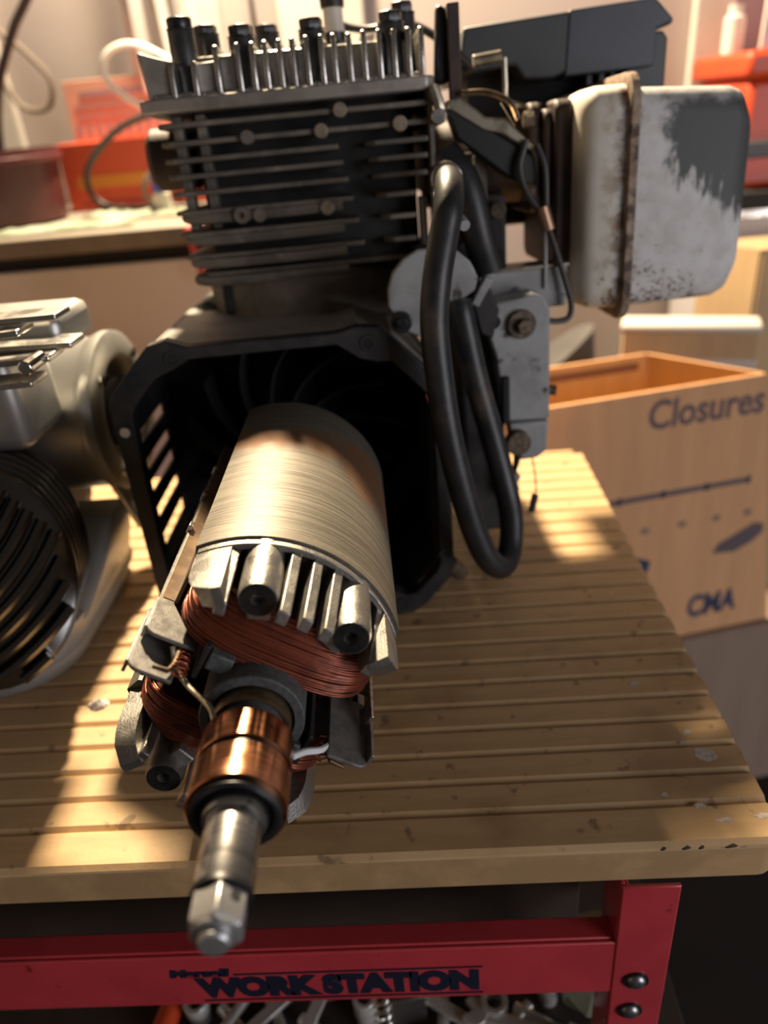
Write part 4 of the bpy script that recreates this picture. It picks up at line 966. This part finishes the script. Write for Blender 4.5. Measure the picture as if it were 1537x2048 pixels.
MB().cyl((.1455, .088, .262), (.1455, .120, .262), .0060, n=18).build('lever_pivot', HEAD, lev, bev=.0008)
MB().tube(catmull([(.1425, .095, .283), (.1465, .094, .270), (.147, .094, .262)], 5), .0045, 8).build('pivot_hook', SHINY, lev)
MB().tube(catmull([(.165, .10, .277), (.185, .10, .276), (.203, .10, .268), (.21, .1, .255)], 6), .0022, 8).build('linkage_wire', BRONZE, lev)
MB().tube([(.196, .10, .268), (.207, .10, .2505)], .0005, 6).build('linkage_wire', SHINY, lev)
MB().tube(catmull([(.214, .09, .240), (.208, .088, .220), (.214, .086, .200), (.2265, .084, .183)], 6), .0028, 8).build('throttle_cable', CABLE, lev)
MB().tube(catmull([(.222, .09, .236), (.228, .088, .220), (.229, .086, .20), (.2285, .084, .186)], 6), .0026, 8).build('throttle_cable', CABLE, lev)
MB().cyl((.2255, .084, .190), (.2310, .083, .1715), .0052, n=16).build('cable_crimp', CRIMP, lev, bev=.0005)
MB().tube(catmull([(.231, .083, .172), (.238, .080, .150), (.2455, .078, .126), (.249, .076, .110), (.246, .074, .1005), (.236, .072, .099), (.226, .07, .101)], 8), .0026, 8).build('throttle_cable', CABLE, lev)
MB().tube([(.2285, .084, .172), (.2285, .085, .125)], .0018, 8).build('cable_stay', BRK, lev)
MB().tube(catmull([(.139, .094, .208), (.1400, .093, .190), (.1435, .092, .170)], 5), .0027, 8).build('earth_strap', SHINY, lev)

# --- breather hose ---------------------------------------------------------
hp = [(.1440, .075, .2200), (.1430, .035, .2185), (.1405, .002, .2140), (.1372, -.014, .2020), (.1325, -.020, .1850), (.1250, -.028, .1560), (.1215, -.030, .1264), (.1228, -.032, .0900), (.1265, -.034, .0500), (.1340, -.034, .0060), (.1440, -.032, -.0380), (.1550, -.028, -.0680), (.1680, -.018, -.0830), (.1790, .000, -.0780), (.1835, .015, -.0550), (.1800, .026, -.0260), (.1700, .030, .0200), (.1580, .030, .0700), (.1500, .030, .1150), (.1480, .034, .1300)]
hose = MB().tube(catmull(hp, 8), .0104, 20).build('breather_hose', HOSE, eng)
MB().tube([(.1425, .030, .2185), (.1435, .050, .2195)], [.0116, .0116], 16).build('hose_barb', HEAD, hose, bev=.0006)
MB().tube([(.1478, .012, .192), (.1500, .0, .188)], .004, 10).build('hose_clip', BRK, hose)

# --- grey round plate and regulator cover on the right ----------------------
rp = MB().prism([(.092, .132), (.0925, .144), (.097, .1565), (.106, .166), (.118, .172), (.134, .172), (.148, .168), (.157, .160), (.163, .148), (.160, .138), (.148, .131), (.140, .122), (.128, .106), (.116, .106), (.102, .113)], XZ, .028, .036).build('round_cover', BRK, eng, bev=.0015)
MB().cyl((.1012, .0235, .1195), (.1012, .030, .1195), .0085, n=22).build('cover_bolt', BLKBOLT, rp, bev=.001)
MB().cyl((.1012, .0205, .1195), (.1012, .0245, .1195), .0048, n=6).build('bolt_tip', BLKBOLT, rp, bev=.0005)
MB().obox((.166, .036, .136), (.006, 0, .010), (.003, 0, -.0015), (0, .006, 0)).build('cover_tongue', BRK, rp, bev=.001)
MB().box(.120, .150, .038, .17, .110, .168).build('cover_back', DARKFIN, rp, bev=.003)
vr = MB().prism([(.1655, .1245), (.180, .1225), (.2115, .1275), (.2200, .1235), (.2245, .1140), (.2250, .0200), (.1890, .0210), (.1850, .030), (.1790, .0800), (.1730, .0990), (.1660, .1120)], XZ, .050, .080).build('regulator_cover', BRK, eng, bev=.002)
MB().prism([(.1895, .0195), (.2245, .0185), (.2225, -.0095), (.214, -.0155), (.200, -.0165), (.1945, -.008)], XZ, .050, .078).build('lower_cover', BRK, vr, bev=.002)
MB().cyl((.2005, .0455, .1045), (.2005, .051, .1045), .0118, n=24).build('cover_washer', RUSTY, vr, bev=.001)
MB().cyl((.2022, .0395, .1035), (.2022, .046, .1035), .0068, n=6).build('cover_bolt', RUSTY, vr, bev=.0008)
MB().cyl((.1775, .0455, .1085), (.1775, .051, .1085), .0055, n=14).build('cover_hole', VOID, vr)
MB().cyl((.1960, .040, .0030), (.1960, .051, .0030), .0110, n=20).build('cover_knob', RUSTY, vr, bev=.0015)
MB().box(.183, .190, .046, .052, .020, .062).build('burnt_gap', VOID, vr, bev=.002)
MB().cyl((.2245, .062, .043), (.2330, .060, .042), .0045, n=12).build('side_screw', RUSTY, vr)
MB().box(.150, .190, .070, .30, -.095, .115).build('starter_body', DARKFIN, vr, bev=.006)
MB().prism([(.168, .142), (.176, .134), (.182, .118), (.176, .095), (.166, .10), (.160, .125)], XZ, .044, .056).build('oily_bracket', DARKFIN, vr, bev=.002)
MB().box(.172, .2475, .086, .112, .1085, .1425).build('cross_bar', SEAM if False else BRK, vr, bev=.002)
MB().box(.172, .2490, .084, .114, .1415, .1445).build('cross_bar', SHINY, vr, bev=.0008)
MB().tube(catmull([(.2105, .055, -.0150), (.2125, .052, -.030), (.2132, .05, -.046), (.2120, .048, -.052)], 6), .0007, 6).build('hanging_wire', CABLE, vr)
MB().tube([(.2120, .048, -.050), (.2085, .047, -.066)], [.0034, .0032], 10).build('wire_tip', CABLE, vr)
MB().tube([(.1975, .052, -.010), (.192, .05, -.035)], [.004, .001], 8).build('torn_seal', PLASTIC, vr)
MB().prism([(.186, -.030), (.197, -.028), (.200, -.033), (.197, -.038), (.199, -.045), (.194, -.052), (.190, -.056), (.186, -.05)], XZ, .052, .056).build('broken_lug', BRK, vr)

# ------------------------------------------------------------------ second small engine at the left edge
me_ = empty('small_engine', 'small aluminium engine with gloss black ribbed cover at the left edge', 'engine', (-.42, .58, 0)); MO = Vector((-.42, .58, 0))
def mp_(mb, name, m_, parent=None, **kw):
    mb.v = [tuple(Vector(p) - MO) for p in mb.v]; return mb.build(name, m_, parent or me_, **kw)
def xysec(z, x0, x1, y0, y1, r): return [(a, b_, z) for a, b_ in rrect(x0, x1, y0, y1, r, 8)]
pan = shell_loft(MB(), [xysec(.0, -.60, -.312, .460, .66, .055), xysec(.003, -.605, -.303, .452, .67, .06), xysec(.020, -.612, -.296, .446, .685, .062), xysec(.024, -.610, -.299, .449, .685, .062), xysec(.040, -.610, -.296, .455, .69, .06), xysec(.050, -.600, -.305, .475, .69, .05)])
pan = mp_(pan, 'oil_pan', PAN, angle=50)
# upright ear of the pan at the right
er = shell_loft(MB(), [xysec(.035, -.352, -.294, .500, .640, .02), xysec(.060, -.345, -.286, .535, .640, .018), xysec(.082, -.340, -.281, .565, .630, .012), xysec(.092, -.334, -.284, .585, .625, .010)])
mp_(er, 'pan_ear', PAN, pan, angle=50) if False else mp_(er, 'pan_ear', PAN, angle=50)
mp_(MB().box(-.56, -.352, .560, .72, .045, .235), 'engine_block', DARKFIN, bev=.02, seg=3)
mp_(MB().box(-.52, -.300, .525, .600, .185, .262), 'crank_body', ALG, bev=.012, seg=4)
# barrel with round flange facing right
XA = lambda r, q, a: (q, .665 + r * cos(a), .165 + r * sin(a))
fixn(mp_(MB().lathe([(0, -.42), (.066, -.42), (.066, -.362), (.074, -.360), (.074, -.352), (.0715, -.350), (.0705, -.296), (.073, -.292), (.0755, -.286), (.0755, -.278), (.070, -.275), (.054, -.275), (.050, -.278), (.046, -.300), (0, -.300)], 64, mp=XA), 'flange_barrel', ALG, angle=35))
fixn(mp_(MB().lathe([(.0, -.282), (.030, -.282), (.032, -.284), (.032, -.30), (0, -.30)], 32, mp=XA), 'bearing_seat', DARKFIN))
for k in range(4):
    a = rad(45 + 90 * k); y, z = .665 + .062 * cos(a), .165 + .062 * sin(a)
    mp_(MB().cyl((-.2765, y, z), (-.272, y, z), .005, n=6), 'flange_bolt', CHROME)
# lower skirt of the flange that runs down behind the big engine
mp_(MB().obox((-.283, .64, .105), (.004, 0, 0), (0, .03, .0), (-.010, -.008, .045)), 'flange_skirt', ALG, bev=.004)
# head fins on top
for (x1, y, z, sl) in ((-.238, .500, .2915, .002), (-.262, .490, .281, .006), (-.240, .515, .272, -.002), (-.250, .498, .262, .004), (-.258, .480, .2515, .003)):
    mp_(MB().obox(((x1 - .50) / 2, y + .01, z), ((x1 + .50) / 2, 0, sl), (0, .013, 0), (0, 0, .0022)), 'head_fin', HEAD, bev=.0012)
mp_(MB().box(-.50, -.256, .535, .60, .258, .287), 'head_core', ALG, bev=.008)
mp_(MB().cyl((-.258, .500, .2665), (-.258, .474, .2665), .005, n=18), 'head_bolt', CHROME, bev=.001)
# ribbed elliptical cover facing the camera and the fin stack behind it
CN = Vector((.30, -.86, .42)).normalized(); CU_ = (Vector((0, 0, 1)) - CN * CN.z).normalized(); CS = CU_.cross(CN).normalized() * 1.0
if CS.x < 0: CS = -CS
CC = Vector((-.335, .462, .112))
EA, EB = .066, .086
def ell(a, k=1.): return CS * (EA * k * cos(a)) + CU_ * (EB * k * sin(a))
for j in range(6):
    base = CC - CN * (.008 + .0115 * j); k_ = 1.0 + .015 * j
    mb = MB(); n = 48
    for t in (-.0016, .0016):
        for i in range(n): mb.v.append(base + ell(2 * pi * i / n, k_) + CN * t + CU_ * .004 * j)
    for i in range(n): mb.f.append((i, (i + 1) % n, n + (i + 1) % n, n + i))
    mb.f += [tuple(range(n))[::-1], tuple(range(n, 2 * n))]
    fixn(mp_(mb, 'cooling_ring', GLOSS, bev=.0008))
mb = MB(); n = 40
for (k_, t) in ((.80, -.07), (.80, -.002), (.99, 0), (1.0, .004), (.96, .006), (.60, .010), (.25, .012)):
    for i in range(n): mb.v.append(CC + ell(2 * pi * i / n, k_) + CN * t)
for r in range(6):
    for i in range(n): mb.f.append((r * n + i, r * n + (i + 1) % n, r * n + n + (i + 1) % n, r * n + n + i))
mb.f += [tuple(range(n))[::-1], tuple(range(6 * n, 7 * n))]
cov = fixn(mp_(mb, 'ribbed_cover', GLOSS, angle=50))
dd = (CS * .80 + CU_ * .60).normalized(); pd = (CU_ * .80 - CS * .60).normalized()
for k in range(13):
    s_ = (-1 + 2 * (k + .5) / 13); pts = []
    lim = None
    for q in range(13):
        t = -1 + 2 * q / 12
        p = dd * (t * .075) + pd * (s_ * .078 + .016 * (t * t) * 1.0 - .004)
        e = (p.dot(CS) / EA) ** 2 + (p.dot(CU_) / EB) ** 2
        if e < .93: pts.append(CC + p + CN * (.0190 * (1 - .35 * e)))
    if len(pts) > 2:
        rb_ = MB().tube([p - MO for p in pts], .0046, 8); rb_.build('cover_rib', GLOSS, cov)
